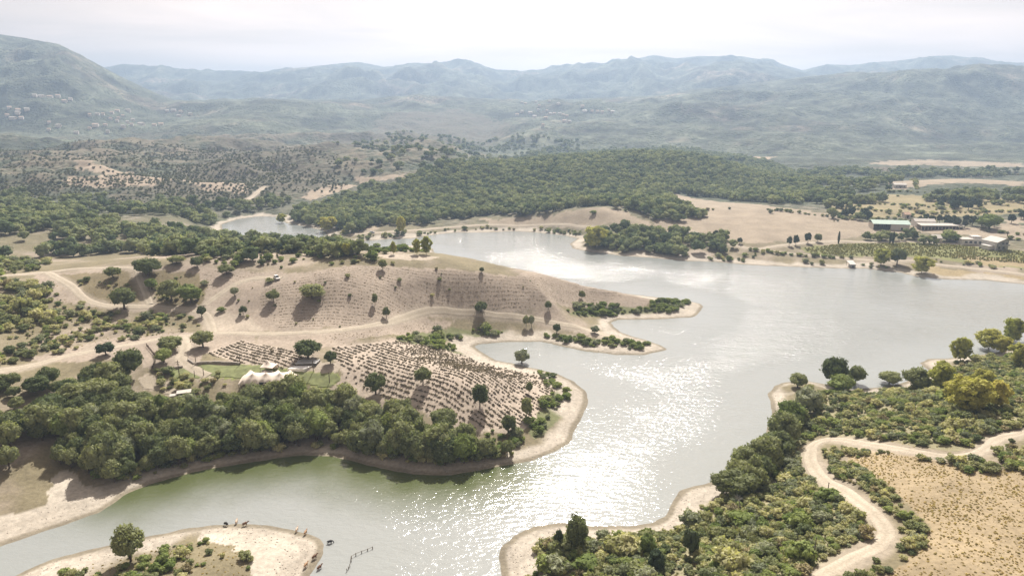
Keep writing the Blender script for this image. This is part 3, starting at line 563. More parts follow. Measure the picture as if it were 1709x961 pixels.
def off_road(P, pad=1.0):
    if not len(P): return P
    ok = np.ones(len(P), bool)
    for wd, pl, _ in ROAD_W:
        m = np.nonzero((P[:, 0] > pl[:, 0].min()-9) & (P[:, 0] < pl[:, 0].max()+9) & (P[:, 1] > pl[:, 1].min()-9) & (P[:, 1] < pl[:, 1].max()+9))[0]
        if len(m): d, _ = segdist(pl[::3], P[m, 0], P[m, 1]); ok[m] &= d > wd*.5+pad
    return P[ok]
def instancer(meshes):
    """node group that puts one of these meshes on every point, turned and scaled by the point's attributes"""
    g = bpy.data.node_groups.new('scatter', 'GeometryNodeTree'); g.interface.new_socket('Geometry', in_out='INPUT', socket_type='NodeSocketGeometry'); g.interface.new_socket('Geometry', in_out='OUTPUT', socket_type='NodeSocketGeometry')
    i = g.nodes.new('NodeGroupInput'); o = g.nodes.new('NodeGroupOutput'); ip = g.nodes.new('GeometryNodeInstanceOnPoints'); j = g.nodes.new('GeometryNodeGeometryToInstance')
    for me in meshes[::-1]:
        t_ = bpy.data.objects.new(me.name+'_pattern', me); oi = g.nodes.new('GeometryNodeObjectInfo'); oi.inputs['Object'].default_value = t_; oi.inputs['As Instance'].default_value = False
        g.links.new(oi.outputs['Geometry'], j.inputs[0])
    def na(nm, dt): a = g.nodes.new('GeometryNodeInputNamedAttribute'); a.data_type = dt; a.inputs['Name'].default_value = nm; return a.outputs[0]
    g.links.new(i.outputs[0], ip.inputs['Points']); g.links.new(j.outputs[0], ip.inputs['Instance']); ip.inputs['Pick Instance'].default_value = True
    g.links.new(na('vi', 'INT'), ip.inputs['Instance Index']); g.links.new(na('rot', 'FLOAT_VECTOR'), ip.inputs['Rotation']); g.links.new(na('scl', 'FLOAT_VECTOR'), ip.inputs['Scale'])
    g.links.new(ip.outputs[0], o.inputs[0]); return g
def stuff(name, label, cat, P, meshes, wmin, wmax, hw=(.6, .95), sink=.02, vi=None, rz=None, W=None):
    n = len(P); W = RNG.uniform(wmin, wmax, n) if W is None else W; Hh = W*RNG.uniform(hw[0], hw[1], n); z = hgt(P[:, 0], P[:, 1])-sink*Hh
    me = bpy.data.meshes.new(name); me.vertices.add(n); me.vertices.foreach_set('co', np.stack([P[:, 0], P[:, 1], z], 1).astype(np.float32).ravel())
    a = me.attributes.new('rot', 'FLOAT_VECTOR', 'POINT'); rot = np.zeros((n, 3), np.float32); rot[:, 2] = RNG.uniform(0, 6.28, n) if rz is None else rz; a.data.foreach_set('vector', rot.ravel())
    a = me.attributes.new('scl', 'FLOAT_VECTOR', 'POINT'); a.data.foreach_set('vector', np.stack([W, W, Hh], 1).astype(np.float32).ravel())
    a = me.attributes.new('vi', 'INT', 'POINT'); a.data.foreach_set('value', (RNG.integers(0, len(meshes), n) if vi is None else vi).astype(np.int32))
    o = obj(name, me); mod = o.modifiers.new('scatter', 'NODES'); mod.node_group = instancer(meshes); return tag(o, label, cat, kind='stuff')
TREE_KINDS = {'oak': (OAK, OAK_T, 'oak_tree'), 'grey': (OAKG, OAK_T, 'grey_tree'), 'poplar': (POP, POP_T, 'poplar_tree'), 'lime': (LIME, OAK_T, 'leafy_tree'), 'pine': (PINE, OAK_T, 'pine_tree'), 'cypress': (CYP, POP_T, 'cypress_tree')}
NTREE = 0
def tree(kind, loc, wd, ht, label, group=None, cat='tree'):
    global NTREE
    cr_, tr_, nm = TREE_KINDS[kind]; NTREE += 1; k = NTREE
    t_ = thing(nm, label, cat, (loc[0], loc[1], loc[2]-.02*ht), random.uniform(0, 6.28), (wd, wd, ht), group)
    obj('trunk', tr_[k % len(tr_)], t_); obj('crown', cr_[k % len(cr_)], t_); return t_
def metres(loc, px): return px/FPX*(loc[1]*CP+(CAM_H-loc[2])*SP)
def tree_px(kind, px, py, wpx, hpx, label, group=None):
    p = G(px, py); dep = math.atan2(CAM_H-p[2], math.hypot(p[0], p[1]))
    wd = metres(p, wpx); ht = max(metres(p, hpx)-.2*wd*math.sin(dep), .75*metres(p, hpx))/math.cos(dep)*1.05
    return tree(kind, p, wd, ht, label, group)

# lone trees that stand apart
LONE = [
 ('oak',219,936,50,61,'lone round tree standing on the sandy spit of the cove'),
 ('oak',801,679,28,38,'lone dark tree with a round shadow in the middle of the lavender rows'),
 ('oak',706,640,27,28,'lone bushy tree high in the lavender field, second from the inlet'),
 ('oak',627,658,35,37,'broad green tree at the left edge of the lavender field above the wood'),
 ('oak',741,719,44,38,'wide tree at the upper edge of the wood below the lavender'),
 ('oak',849,723,24,31,'small tree by the path at the lower tip of the lavender field'),
 ('oak',879,700,18,36,'narrow upright tree on the lavender bank near the gravel shore'),
 ('oak',883,656,11,19,'thin young tree at the right end of the lavender rows'),
 ('grey',871,606,27,25,'grey-green tree on the tip overlooking the narrow inlet'),
 ('oak',515,598,44,32,'big dark oak beside the white terrace'),
 ('oak',552,607,21,22,'small round oak right of the white terrace with a bare patch below'),
 ('oak',285,584,38,24,'wide dark oak at the bend of the drive'),
 ('oak',339,579,34,28,'dark oak on the drive nearest the small lavender plot'),
 ('lime',274,604,27,24,'lighter green round tree on the slope beside the wooden fence'),
 ('pine',177,592,28,22,'dark tree below the long track at the edge of the wood'),
 ('oak',521,499,42,26,'broad low oak alone on the bare hillside'),
 ('oak',456,503,21,19,'small oak casting a long shadow on the bare slope'),
 ('oak',378,458,27,17,'flat-topped oak on the crest left of the parked car'),
 ('oak',247,460,43,30,'largest dark oak on the brown knoll crest'),
 ('oak',189,464,25,19,'round oak left of the largest oak on the knoll'),
 ('oak',208,516,40,36,'dark oak clump at the foot of the brown knoll by the loop track'),
 ('oak',286,503,36,36,'tall oak of the pair at the right foot of the brown knoll'),
 ('lime',319,505,36,32,'paler oak of the pair at the right foot of the brown knoll'),
 ('lime',253,483,21,19,'light green tree in the middle of the brown knoll'),
 ('oak',337,529,15,19,'small dark tree on the bare clearing'),
 ('oak',329,446,20,18,'round oak on the skyline of the knoll between two wider oaks'),
 ('oak',295,440,26,14,'low spreading oak behind the knoll crest'),
 ('oak',639,450,15,17,'small dark tree on the very top of the bare hill'),
 ('oak',645,531,13,19,'small tree just above the middle of the long track'),
 ('oak',803,522,21,19,'round tree above the long track near the sandy point'),
 ('oak',878,545,11,19,'left tree of the close pair below the long track'),
 ('grey',887,545,10,19,'right tree of the close pair below the long track'),
 ('oak',929,556,13,16,'small dark tree above the reed bank of the sandy point'),
 ('oak',971,499,11,14,'small tree on the bare hill slope above the green thicket'),
 ('grey',993,556,16,13,'small lone tree on the bare sandy point'),
 ('oak',915,517,12,15,'small dark tree near the end of the bare hill'),
 ('oak',626,509,10,19,'thin tree halfway down the bare hill'),
 ('grey',392,494,14,15,'small tree beside the track climbing to the parked car'),
 ('oak',406,525,13,15,'small tree on the slope above the clearing'),
 ('oak',804,455,8,9,'tiny tree on the hill skyline against the lake'),
 ('oak',1390,642,40,48,'tallest oak of the clump on the right-hand headland'),
 ('oak',1428,640,30,32,'oak at the right end of the headland clump against the water'),
 ('oak',1331,646,30,24,'low oak at the left end of the headland clump'),
 ('lime',1402,655,42,32,'bright green tree in front of the headland clump'),
 ('grey',1346,690,46,44,'grey-green tree below the headland clump'),
 ('oak',1528,652,42,40,'round dark oak beside the yellow poplars'),
 ('oak',1484,640,34,22,'low dark oak left of the poplars against the water'),
 ('poplar',1602,604,32,42,'yellow poplar behind the small beach on the far right'),
 ('poplar',1568,652,36,50,'pale green poplar right of the round dark oak'),
 ('poplar',1612,690,62,62,'widest yellow-green poplar above the track bend'),
 ('poplar',1662,680,34,46,'golden poplar at the right of the widest poplar'),
 ('poplar',1650,582,40,36,'bushy yellow poplar near the upper right shore'),
 ('poplar',1690,569,32,42,'yellow poplar at the right picture edge by the lake'),
 ('poplar',1640,650,30,34,'low yellow poplar between the widest poplar and the upper shore'),
 ('poplar',1702,612,36,40,'round yellow-green poplar below the poplar at the right picture edge'),
 ('poplar',1588,672,34,38,'yellow-green poplar tucked left of the widest poplar'),
 ('poplar',1634,684,30,44,'golden-green poplar tucked right of the widest poplar'),
 ('poplar',1672,590,26,30,'small yellow poplar behind the bushy one near the upper right shore'),
 ('oak',1232,828,62,46,'large dark domed oak at the edge of the small right beach'),
 ('oak',1206,826,40,40,'left dome beside the large dark oak at the right beach'),
 ('oak',963,917,36,54,'dark tree nearest the sandy cove at the bottom'),
 ('pine',932,921,18,37,'narrow dark tree left of the dark tree by the sandy cove'),
 ('lime',1081,925,28,34,'light tree amid the scrub at bottom centre'),
 ('pine',1151,930,28,46,'tall dark tree in the middle of the bottom scrub'),
 ('pine',1094,954,32,38,'dark tree at the bottom edge below the light tree'),
 ('poplar',548,386,28,24,'yellow-green tree on the neck between the two lakes'),
 ('poplar',470,372,16,16,'yellow tree at the head of the upper lake'),
 ('poplar',670,390,15,28,'slim yellow poplar by the lakeside road'),
 ('poplar',993,414,36,36,'light green willow at the tip of the wooded north shore'),
 ('poplar',696,425,14,26,'yellow poplar on the flat peninsula behind the bare hill'),
 ('poplar',712,425,18,30,'tallest poplar at the end of the flat peninsula'),
 ('poplar',657,425,10,22,'slender yellow poplar on the flat peninsula, left of the taller ones'),
 ('poplar',560,428,18,20,'yellow poplar at the left of the flat peninsula'),
 ('poplar',579,428,14,22,'second yellow poplar from the left on the flat peninsula'),
 ('poplar',1470,443,30,28,'yellow tree left of the lakeside pair below the vineyard'),
 ('oak',1497,442,26,28,'green tree of the lakeside group below the vineyard'),
 ('poplar',1538,456,32,28,'large yellow-green tree at the end of the lakeside group'),
 ('lime',1650,382,38,25,'bright lime-green tree standing by the far sheds'),
 ('poplar',1533,377,7,10,'small yellow tree before the pale farmhouse'),
 ('poplar',1559,376,9,9,'small yellow tree at the right end of the pale farmhouse'),
 ('lime',1580,403,22,16,'bright green tree in front of the flat white villa'),
 ('lime',1594,404,18,14,'second bright green tree touching the flat white villa'),
 ('cypress',1399,407,5,20,'single slim cypress at the roadside left of the vineyard'),
 ('cypress',1485,407,5,17,'left cypress of the pair above the vineyard'),
 ('cypress',1490,407,5.5,19,'right cypress of the pair above the vineyard'),
 ('pine',1317,410,10,16,'leftmost conical tree in the roadside row on the north shore'),
 ('pine',1328,409,10,17,'second conical tree in the roadside row on the north shore'),
 ('pine',1348,406,12,18,'third conical tree in the roadside row on the north shore'),
 ('oak',1365,404,12,14,'round tree at the right end of the roadside row'),
]
for a in LONE: tree_px(*a)
LONE_XY = ground([(a[1], a[2]) for a in LONE])[:, :2]
def clear_of(P, Q, d):
    if not len(P): return P
    k = np.ones(len(P), bool)
    for q in Q: k &= (P[:, 0]-q[0])**2+(P[:, 1]-q[1])**2 > d*d
    return P[k]
# the dense wood on the cove and the trees on its left: the nearest stand as trees of their own
W_COVE = [(62,735),(70,695),(105,655),(150,632),(222,625),(226,672),(262,692),(330,688),(420,671),(540,673),(600,685),(680,706),(720,730),(800,754),(862,750),(860,764),(800,777),(755,785),(690,783),(640,773),(595,762),(560,753),(508,751),(440,759),(350,771),(260,795),(180,806),(110,785)]
W_LEFT = [(-70,590),(40,640),(100,645),(95,660),(62,690),(55,740),(95,790),(30,800),(-70,830)]
W_RIGHT = [(1296,690),(1335,702),(1312,755),(1285,800),(1255,822),(1205,818),(1222,795),(1246,755),(1276,712)]
Pc = clear_of(scatter(W_COVE, 3.8, .55, minsd=3.6, warp=.6), LONE_XY, 3.5); Pl = scatter(W_LEFT, 5.2, minsd=9, prob=lambda x, y: .7+.9*fbm(x, y, 25, 2)); Pr = scatter(W_RIGHT, 4.0, minsd=2.5, warp=.5)
n_solo = 300-sum(1 for a in LONE if a[0] == 'oak'); rest = []
CU = np.array(at_z([(420, 765)])[0][:2])
def cove_label(p):
    d = float(sdist(np.array([p[0]]), np.array([p[1]]))[0]); u = PCX+FPX*p[0]/p[1]
    z_ = 'waterside row' if d < 17 else ('inner ranks' if d < 34 else 'upper edge'); s_ = 'left third' if u < 300 else ('middle' if u < 560 else 'right third')
    return ('evergreen oak in the %s of the cove wood, %s' % (z_, s_), 'cove wood, %s, %s' % (z_, s_))
allp = [(p, *cove_label(p)) for p in Pc]+[(p, 'oak among the scattered trees left of the cove wood', 'trees left of the cove wood') for p in Pl]+[(p, 'oak in the thicket along the right-hand shore', 'oaks of the right shore thicket') for p in Pr]
allp.sort(key=lambda a: math.hypot(*a[0]))
for i, (p, lb, gp) in enumerate(allp):
    wd = random.choice((3.6, 4.4, 5.2, 6.0, 7.4))*random.uniform(1.0, 1.25); ht = wd**.75*random.uniform(1.6, 2.2)
    if i < n_solo: tree('oak' if random.random() < .87 else ('grey' if random.random() < .5 else 'lime'), (p[0], p[1], float(hgt(*p))), wd, ht, lb, gp)
    else: rest.append((p[0], p[1], wd))
# woods and scrub beyond counting
def noisep(s, lo, hi, off=0.0): return lambda x, y: sstep(lo, hi, fbm(x+off, y-off, s, 3))
HILL = [(478,372),(500,352),(600,318),(700,294),(800,274),(900,262),(1000,254),(1100,248),(1160,250),(1230,262),(1300,280),(1360,305),(1370,335),(1300,342),(1200,332),(1125,322),(1105,345),(1165,356),(1180,368),(1100,366),(1050,352),(1000,344),(940,350),(860,362),(790,362),(720,372),(640,376),(600,388),(540,380),(500,376)]
fp = [scatter(HILL, 6.8, .6, minsd=5)]
for p_, s_, pr in (
 ([(-60,352),(60,350),(200,372),(270,380),(330,395),(300,420),(180,425),(60,428),(-60,428)], 7.0, noisep(60, -.35, .2)),
 ([(200,400),(330,395),(450,405),(560,412),(590,432),(500,438),(400,440),(280,432)], 6.5, noisep(40, -.25, .3, 50)),
 ([(985,392),(1060,388),(1120,392),(1200,400),(1240,412),(1190,430),(1140,430),(1090,424),(1040,421),(1000,414),(972,405)], 6.0, noisep(40, -.5, .1)),
 ([(-60,330),(150,330),(350,340),(480,330),(480,360),(370,362),(360,378),(200,362),(-60,352)], 9.0, noisep(70, -.2, .4, 90)),
 ([(560,235),(800,235),(1000,245),(1100,248),(900,264),(760,280),(600,292),(560,280)], 10.0, lambda x, y: 0.4*noisep(120, -.3, .3, 200)(x, y)*sstep(-.27, -.16, np.arctan2(x, y)+.12*fbm(x, y, 160, 2))),
 ([(1330,284),(1440,284),(1500,296),(1480,318),(1400,322),(1350,306)], 9.0, noisep(70, -.3, .25)),
 ([(1340,318),(1440,320),(1480,330),(1440,350),(1380,348),(1300,338)], 8.0, noisep(50, -.2, .3)),
 ([(1490,285),(1709,286),(1760,296),(1600,296),(1500,297)], 8.5, noisep(60, -.4, .1)),
 ([(1560,318),(1709,322),(1760,345),(1620,340),(1570,345)], 9, noisep(50, -.3, .2, 33)),
 ([(1410,360),(1480,364),(1530,368),(1500,374),(1450,376),(1400,372)], 8, noisep(40, -.2, .3, 5)),
 ([(1400,404),(1470,398),(1570,398),(1570,404),(1420,408)], 7, noisep(40, -.2, .2, 7)),
): fp.append(scatter(p_, s_, prob=pr, minsd=6))
fp = np.vstack(fp); Wf = RNG.uniform(4.6, 10.5, len(fp))
stuff('forest', 'dense evergreen woods on the hill and valley beyond the lake', 'forest', fp, FARW, 0, 0, (.75, 1.05), W=Wf)
fs = np.vstack([scatter([(-60,235),(200,235),(480,245),(600,290),(560,320),(400,332),(200,332),(-60,330)], 4.9, prob=lambda x, y: np.clip(noisep(110, -.7, .05, 10)(x, y)*(1-.7*sstep(.62, .9, left_spurs(x, y)+.3*fbm(x, y, 40, 2))), .06, 1)), scatter([(-60,300),(300,310),(480,320),(480,345),(370,362),(250,350),(-60,345)], 5.5, prob=noisep(60, -.3, .4, 70)), scatter([(350,385),(560,392),(600,415),(560,430),(300,425),(250,400)], 4.5, prob=noisep(30, -.3, .3, 170))])
stuff('hill_scrub', 'dark scrub over the folded hills left of the lake', 'scrub', fs, FARS, 1.6, 4.4, (.55, .85))
if rest:
    rp = np.array(rest); stuff('woodland', 'farther oaks of the wood behind the cove', 'woodland', rp[:, :2], OAK[:4], 0, 0, (.8, 1.1), W=rp[:, 2])
# tall dark farm groves, counted tree by tree
for poly_, sp, wpx, lb, gp in (
 ([(1560,340),(1600,336),(1612,345),(1590,352),(1560,350)], 11, (10, 15), 'tall dark tree in the round grove behind the farm', 'dark grove behind the farm'),
 ([(1548,374),(1590,370),(1636,368),(1640,378),(1590,380),(1550,379)], 9, (9, 14), 'tall dark tree in the long grove behind the sheds', 'dark grove behind the sheds'),
 ([(1385,352),(1450,362),(1460,370),(1420,368),(1385,360)], 9, (9, 14), 'dark tree in the grove left of the green-roofed barn', 'dark grove left of the barn'),
 ([(1670,372),(1720,362),(1740,372),(1690,380)], 11, (10, 16), 'dark tree at the right edge behind the lime-green tree', 'dark trees at the right edge'),
 ([(1050,398),(1120,400),(1140,420),(1080,418),(1040,412)], 10, (10, 14), 'dark tree of the lakeside grove on the north shore', 'lakeside grove on the north shore'),
 ([(1175,395),(1230,404),(1235,412),(1190,408)], 8, (8, 11), 'dark tree of the hedge beside the lakeside road', 'hedge trees beside the lakeside road')):
    for p in scatter(poly_, sp, minsd=6):
        z = float(hgt(*p)); wd = metres((p[0], p[1], z), random.uniform(*wpx)); tree('pine', (p[0], p[1], z), wd, wd*random.uniform(1.0, 1.5), lb, gp)
# bushes: the scrub of the right bank, the spit, the slopes
R_BANK = R_BANK_PX
R_VERGE = [(1372,752),(1410,742),(1500,756),(1580,768),(1709,776),(1709,740),(1760,735),(1760,800),(1640,786),(1560,772),(1490,760),(1410,756),(1395,770),(1420,790),(1500,840),(1540,890),(1530,915),(1480,940),(1470,975),(1400,985),(1440,950),(1490,905),(1480,862),(1420,812),(1380,790)]
L_SPIT = [(228,925),(280,905),(350,900),(385,920),(420,935),(425,960),(380,985),(200,990),(90,965),(140,945)]
bp_ = []; 
def addb(poly_, sp, w0, w1, pr=None, msd=6, tagk=0):
    P = clear_of(scatter(poly_, sp, prob=pr, minsd=msd), LONE_XY, 1.2)
    for p in P: bp_.append((p[0], p[1], random.uniform(w0, w1)*random.choice((.5, .65, .8, 1, 1, 1.3, 1.5)), tagk))
addb(R_BANK, 1.55, 1.1, 2.7, noisep(14, -.75, .1), 5, 0); addb(R_BANK, 5.0, 2.4, 4.8, noisep(22, -.3, .3, 40), 6, 0); addb([(890,905),(960,882),(1090,882),(1125,868),(1120,900),(1000,930),(900,960)], 3.2, 2.4, 4.6, noisep(12, -.5, .2), 5, 0); addb([(1300,700),(1330,690),(1320,740),(1290,790),(1250,815),(1235,800),(1270,750)], 3.0, 2.6, 5.0, None, 4, 0)
addb(R_VERGE, 1.8, 1.2, 2.6, noisep(12, -.7, -.1), 6, 1); addb([(1385,750),(1374,766),(1384,784),(1424,810),(1466,843),(1493,868),(1500,900),(1486,920),(1500,938),(1548,906),(1558,880),(1502,830),(1440,790),(1402,766),(1408,752)], 1.7, 1.2, 2.7, noisep(12, -.8, -.2), 6, 1)
addb([(1405,748),(1500,761),(1570,775),(1640,787),(1709,796),(1760,800),(1760,745),(1690,752),(1640,768),(1600,773),(1520,762),(1440,750)], 1.8, 1.3, 2.8, noisep(12, -.7, -.05), 6, 1)
addb(L_SPIT, 2.0, 1.2, 2.7, noisep(10, -.3, .25), 7, 2)
addb([(946,520),(985,508),(1080,514),(1140,502),(1152,508),(1120,520),(1040,524),(985,526)], 2.2, 2.0, 3.6, None, 4, 3)
addb([(905,556),(1000,567),(1060,572),(1092,577),(1050,582),(980,577),(920,566)], 2.0, 1.6, 2.8, None, 4, 3)
addb([(660,568),(690,552),(760,545),(860,552),(820,556),(750,560),(735,574),(800,590),(820,600),(740,582)], 2.4, 1.6, 3.4, noisep(14, -.5, .1), 3, 3)
addb([(880,724),(895,690),(920,665),(905,640),(930,632),(955,655),(945,690),(920,715),(890,738)], 2.3, 1.4, 3.2, noisep(10, -.5, .1), 6, 3)
addb([(110,790),(180,806),(260,796),(350,772),(440,760),(508,752),(560,754),(595,763),(640,774),(690,784),(755,786),(800,778),(860,766),(860,752),(800,762),(700,768),(600,746),(540,738),(440,744),(330,758),(180,786)], 2.3, 1.8, 3.4, None, 3.2, 6)
addb([(860,606),(900,612),(928,632),(915,640),(880,614)], 2.4, 1.6, 2.6, None, 2, 3)
addb([(740,742),(860,722),(880,735),(862,752),(800,752)], 2.6, 1.6, 3.4, None, 6, 3)
addb([(-60,470),(60,470),(100,505),(200,520),(330,525),(350,545),(300,556),(200,568),(100,590),(-60,612)], 2.6, 1.1, 3.4, noisep(26, -.35, .4), 6, 4)
addb([(-60,470),(60,470),(90,520),(110,590),(60,608),(-60,620)], 4.0, 2.6, 6.0, noisep(30, -.5, .15, 11), 6, 4)
addb([(110,470),(230,455),(340,458),(335,505),(260,508),(160,505)], 2.6, 1.0, 2.4, noisep(16, -.2, .5, 3), 6, 4)
addb([(400,470),(520,455),(640,448),(800,458),(960,474),(940,508),(740,514),(600,544),(460,552),(380,540)], 7.5, .9, 2.6, noisep(25, -.2, .6, 8), 6, 4)
addb([(430,552),(520,548),(600,541),(680,526),(740,512),(800,516),(880,526),(860,530),(740,524),(680,536),(600,552),(440,562)], 3.2, 1.0, 2.4, noisep(12, -.2, .3), 6, 4)
addb([(250,612),(330,630),(400,640),(330,652),(262,640)], 2.6, 1.8, 3.6, None, 6, 4)
addb([(360,440),(450,448),(600,440),(720,444),(660,436),(500,446),(400,430),(280,430)], 4.2, 3.0, 5.5, noisep(20, -.4, .2), 3, 5)
addb([(-60,428),(80,440),(70,455),(20,480),(-60,480)], 5, 3, 6, noisep(30, -.4, .2), 6, 5)
addb([(560,390),(720,382),(840,380),(960,384),(970,396),(900,388),(760,388),(700,394),(600,402)], 4.0, 2.2, 4.2, noisep(26, -.35, .3), 2, 5)
addb([(430,432),(520,424),(600,414),(690,412),(722,414),(726,424),(600,434),(450,440)], 6.0, 2.4, 5.0, noisep(30, -.5, .2), 3, 3)
addb([(1150,430),(1260,424),(1400,434),(1560,448),(1540,458),(1440,446),(1280,440),(1180,436)], 4.5, 1.8, 4.0, noisep(30, -.2, .4), 3, 5)
addb([(1540,432),(1720,452),(1720,456),(1560,440)], 4.5, 2.0, 3.6, None, 3, 5)
addb([(1120,350),(1300,350),(1420,366),(1400,402),(1250,405),(1120,385)], 16, 1.8, 4.5, noisep(60, 0, .6), 3, 5)
addb([(860,366),(1000,352),(1090,376),(1000,376),(860,372)], 16, 1.8, 4.5, noisep(60, -.2, .6), 3, 5)
addb([(1400,330),(1709,325),(1709,360),(1480,366)], 11, 2.5, 6.5, noisep(60, -.2, .5), 3, 5)
for ln in ([(1440,284),(1560,287),(1709,293)], [(1400,363),(1460,366),(1520,369)], [(1380,346),(1470,353)], [(1480,321),(1600,324),(1709,326)], [(1560,357),(1709,353)], [(1640,386),(1709,393)], [(1285,351),(1350,358),(1420,367)], [(1130,348),(1180,352)], [(1690,400),(1709,403)], [(1430,340),(1560,345)], [(1520,300),(1530,318)], [(1620,330),(1640,352)], [(1250,418),(1330,426),(1420,432)]):
    for q in smooth_line(gpoly(ln), 3.2):
        if random.random() < .8: bp_.append((q[0]+random.uniform(-1.5, 1.5), q[1]+random.uniform(-1.5, 1.5), random.uniform(2.2, 4.8), 5))
bp_.sort(key=lambda b: -b[2]/math.hypot(b[0], b[1]))
BL = [('rounded maquis bush in the scrub of the right bank', 'bushes of the right bank scrub'), ('bush along the verge between the winding track and the golden field', 'verge bushes by the winding track'), ('green bush on the sandy spit around the lone tree', 'bushes on the spit'),
      ('fresh green bush on the lakeside banks of the central peninsula', 'lakeside bushes of the peninsula'), ('bush dotted over the dry slopes of the central peninsula', 'bushes of the dry slopes'), ('bush along the far shores behind the bare hill', 'far shore bushes'), ('dark understorey bush at the waterside foot of the cove wood', 'understorey of the cove wood')]
FRESH = {3: .75, 2: .4, 0: .18, 1: .12, 4: .12, 5: .28, 6: .15}
def bush_mesh(k):
    r = random.random()
    return random.choice(BUSHL) if r < FRESH[k] else (random.choice(BUSHG) if r < FRESH[k]+.16 else (random.choice(BUSHD) if r > .84 else (random.choice(BUSHB) if r > .80 else random.choice(BUSH))))
for x, y, wd, k in bp_[:300]:
    o = obj('bush', bush_mesh(k)); ht = wd*random.uniform(.65, 1.0); o.location = (x, y, float(hgt(x, y))-.04*ht); o.scale = (wd, wd, ht); o.rotation_euler.z = random.uniform(0, 6.28); tag(o, BL[k][0], 'bush', BL[k][1])
r_ = np.array(bp_[300:]); allb = BUSH+BUSHG+BUSHL+BUSHD+BUSHB; nb = len(allb)
vi = np.array([allb.index(bush_mesh(int(k))) for k in r_[:, 3]]); stuff('scrub', 'low maquis scrub covering the banks and slopes', 'scrub', r_[:, :2], allb, 0, 0, (.6, .95), vi=vi, W=r_[:, 2])
# lavender rows
def rows(poly_px, row, step, ang, keep=.85, jit=.18, wob=1.2):
    g = gpoly(poly_px); c = g.mean(0); ca, sa = math.cos(ang), math.sin(ang); q = (g-c)@np.array([[ca, -sa], [sa, ca]]); lo, hi = q.min(0), q.max(0)
    X, Y = np.meshgrid(np.arange(lo[0], hi[0], step), np.arange(lo[1], hi[1], row)); X, Y = X.ravel(), Y.ravel(); Y = Y+wob*np.sin(X*.06)
    X = X+RNG.normal(0, jit, X.size); Y = Y+RNG.normal(0, jit, X.size); P = np.stack([X, Y], 1)@np.array([[ca, sa], [-sa, ca]])+c
    k = inside(g, P[:, 0], P[:, 1]) & (RNG.uniform(size=len(P)) < keep-.5*sstep(.1, .5, fbm(P[:, 0], P[:, 1], 16, 2))) & (sdist(P[:, 0], P[:, 1]) > 8); return off_road(P[k])
LAV1 = [(555,580),(640,572),(735,579),(800,598),(872,611),(915,640),(928,662),(900,690),(862,712),(790,715),(735,700),(690,675),(610,652),(570,640),(580,622),(560,600)]
LAV2 = [(347,591),(405,567),(500,590),(515,600),(498,607),(470,616),(400,605)]
l1 = rows(LAV1, 2.05, .78, R(-36), .9, .13); l2 = rows(LAV2, 2.0, .85, R(-35), .93, .1); lv = clear_of(np.vstack([l1, l2]), LONE_XY, 1.6); lw = RNG.uniform(.4, .82, len(lv))+RNG.uniform(0, .5, len(lv))**2*1.4
order = np.argsort(np.hypot(lv[:, 0], lv[:, 1])); near_, far_ = order[:300], order[300:]
for i in near_:
    o = obj('lavender_tuft', LAVT[i % 3]); o.location = (lv[i, 0], lv[i, 1], float(hgt(*lv[i]))-.03); o.scale = (lw[i], lw[i], lw[i]*.75); o.rotation_euler.z = random.uniform(0, 6.28); tag(o, 'dry lavender tuft at the lower end of the big lavender field', 'lavender', 'nearest lavender tufts')
stuff('lavender_rows', 'rows of dry lavender tufts over the fields', 'lavender', lv[far_], LAVT, 0, 0, (.65, .85), W=lw[far_])
HILLROWS = [(440,482),(520,458),(640,446),(760,452),(860,464),(950,472),(1060,479),(1130,494),(950,508),(880,514),(740,516),(600,543),(470,551),(430,505)]
h1 = rows(HILLROWS, 2.1, .75, R(8), .9, .14, 2.5); h1 = clear_of(h1, LONE_XY, 1.5)
h2 = rows([(330,448),(440,455),(430,470),(380,480),(350,500)], 2.4, 1.3, R(-30), .7, .25); h3 = scatter([(520,560),(600,552),(700,535),(760,540),(690,560),(640,570),(560,577)], 1.8, prob=noisep(15, -.6, .3))
hh = np.vstack([h1, h2, h3]); stuff('stubble_rows', 'low dry tufts in furrows on the bare hill', 'dry plants', hh, STUB, .3, .72, (.3, .55))
# straw field and dry grass
gp_ = [scatter([(1405,755),(1440,748),(1500,758),(1580,774),(1640,780),(1720,790),(1900,830),(1850,1060),(1430,1060),(1480,965),(1535,915),(1560,880),(1500,828),(1440,790)], .62, prob=lambda x, y: .5+.6*fbm(x, y, 10, 2)),
       scatter(L_SPIT, 1.6), scatter(R_BANK, 2.0, minsd=8), scatter([(-60,470),(330,455),(350,550),(100,590),(-60,610)], 2.6, prob=noisep(20, -.5, .3))]
gp_ = np.vstack(gp_); stuff('straw_grass', 'tufts of dry straw grass over the fields and banks', 'grass', gp_, TUFT, .18, .6, (.45, .8))
near_m = np.nonzero((SD > .4) & (SD < 8) & (RR < 430) & (RR > 100))[0:2]; kk = RNG.choice(len(near_m[0]), 3600, replace=False); ri, ti = near_m[0][kk], near_m[1][kk]
rp_ = np.stack([GX[ri, ti], GY[ri, ti]], 1)+RNG.normal(0, .8, (len(kk), 2)); rp_ = rp_[sdist(rp_[:, 0], rp_[:, 1]) > .3]
stuff('shore_gravel', 'loose stones and pebbles along the lake shore', 'gravel', rp_, ROCK, .1, .42, (.6, 1.1))
vr = rows([(1340,414),(1400,408),(1560,406),(1720,421),(1720,440),(1600,432),(1545,428),(1440,427),(1350,423)], 2.6, 1.5, R(-4), .92, .2); stuff('vineyard', 'rows of low vines in the field by the far shore', 'vines', vr, VINE, 1.2, 1.8, (.6, .8))
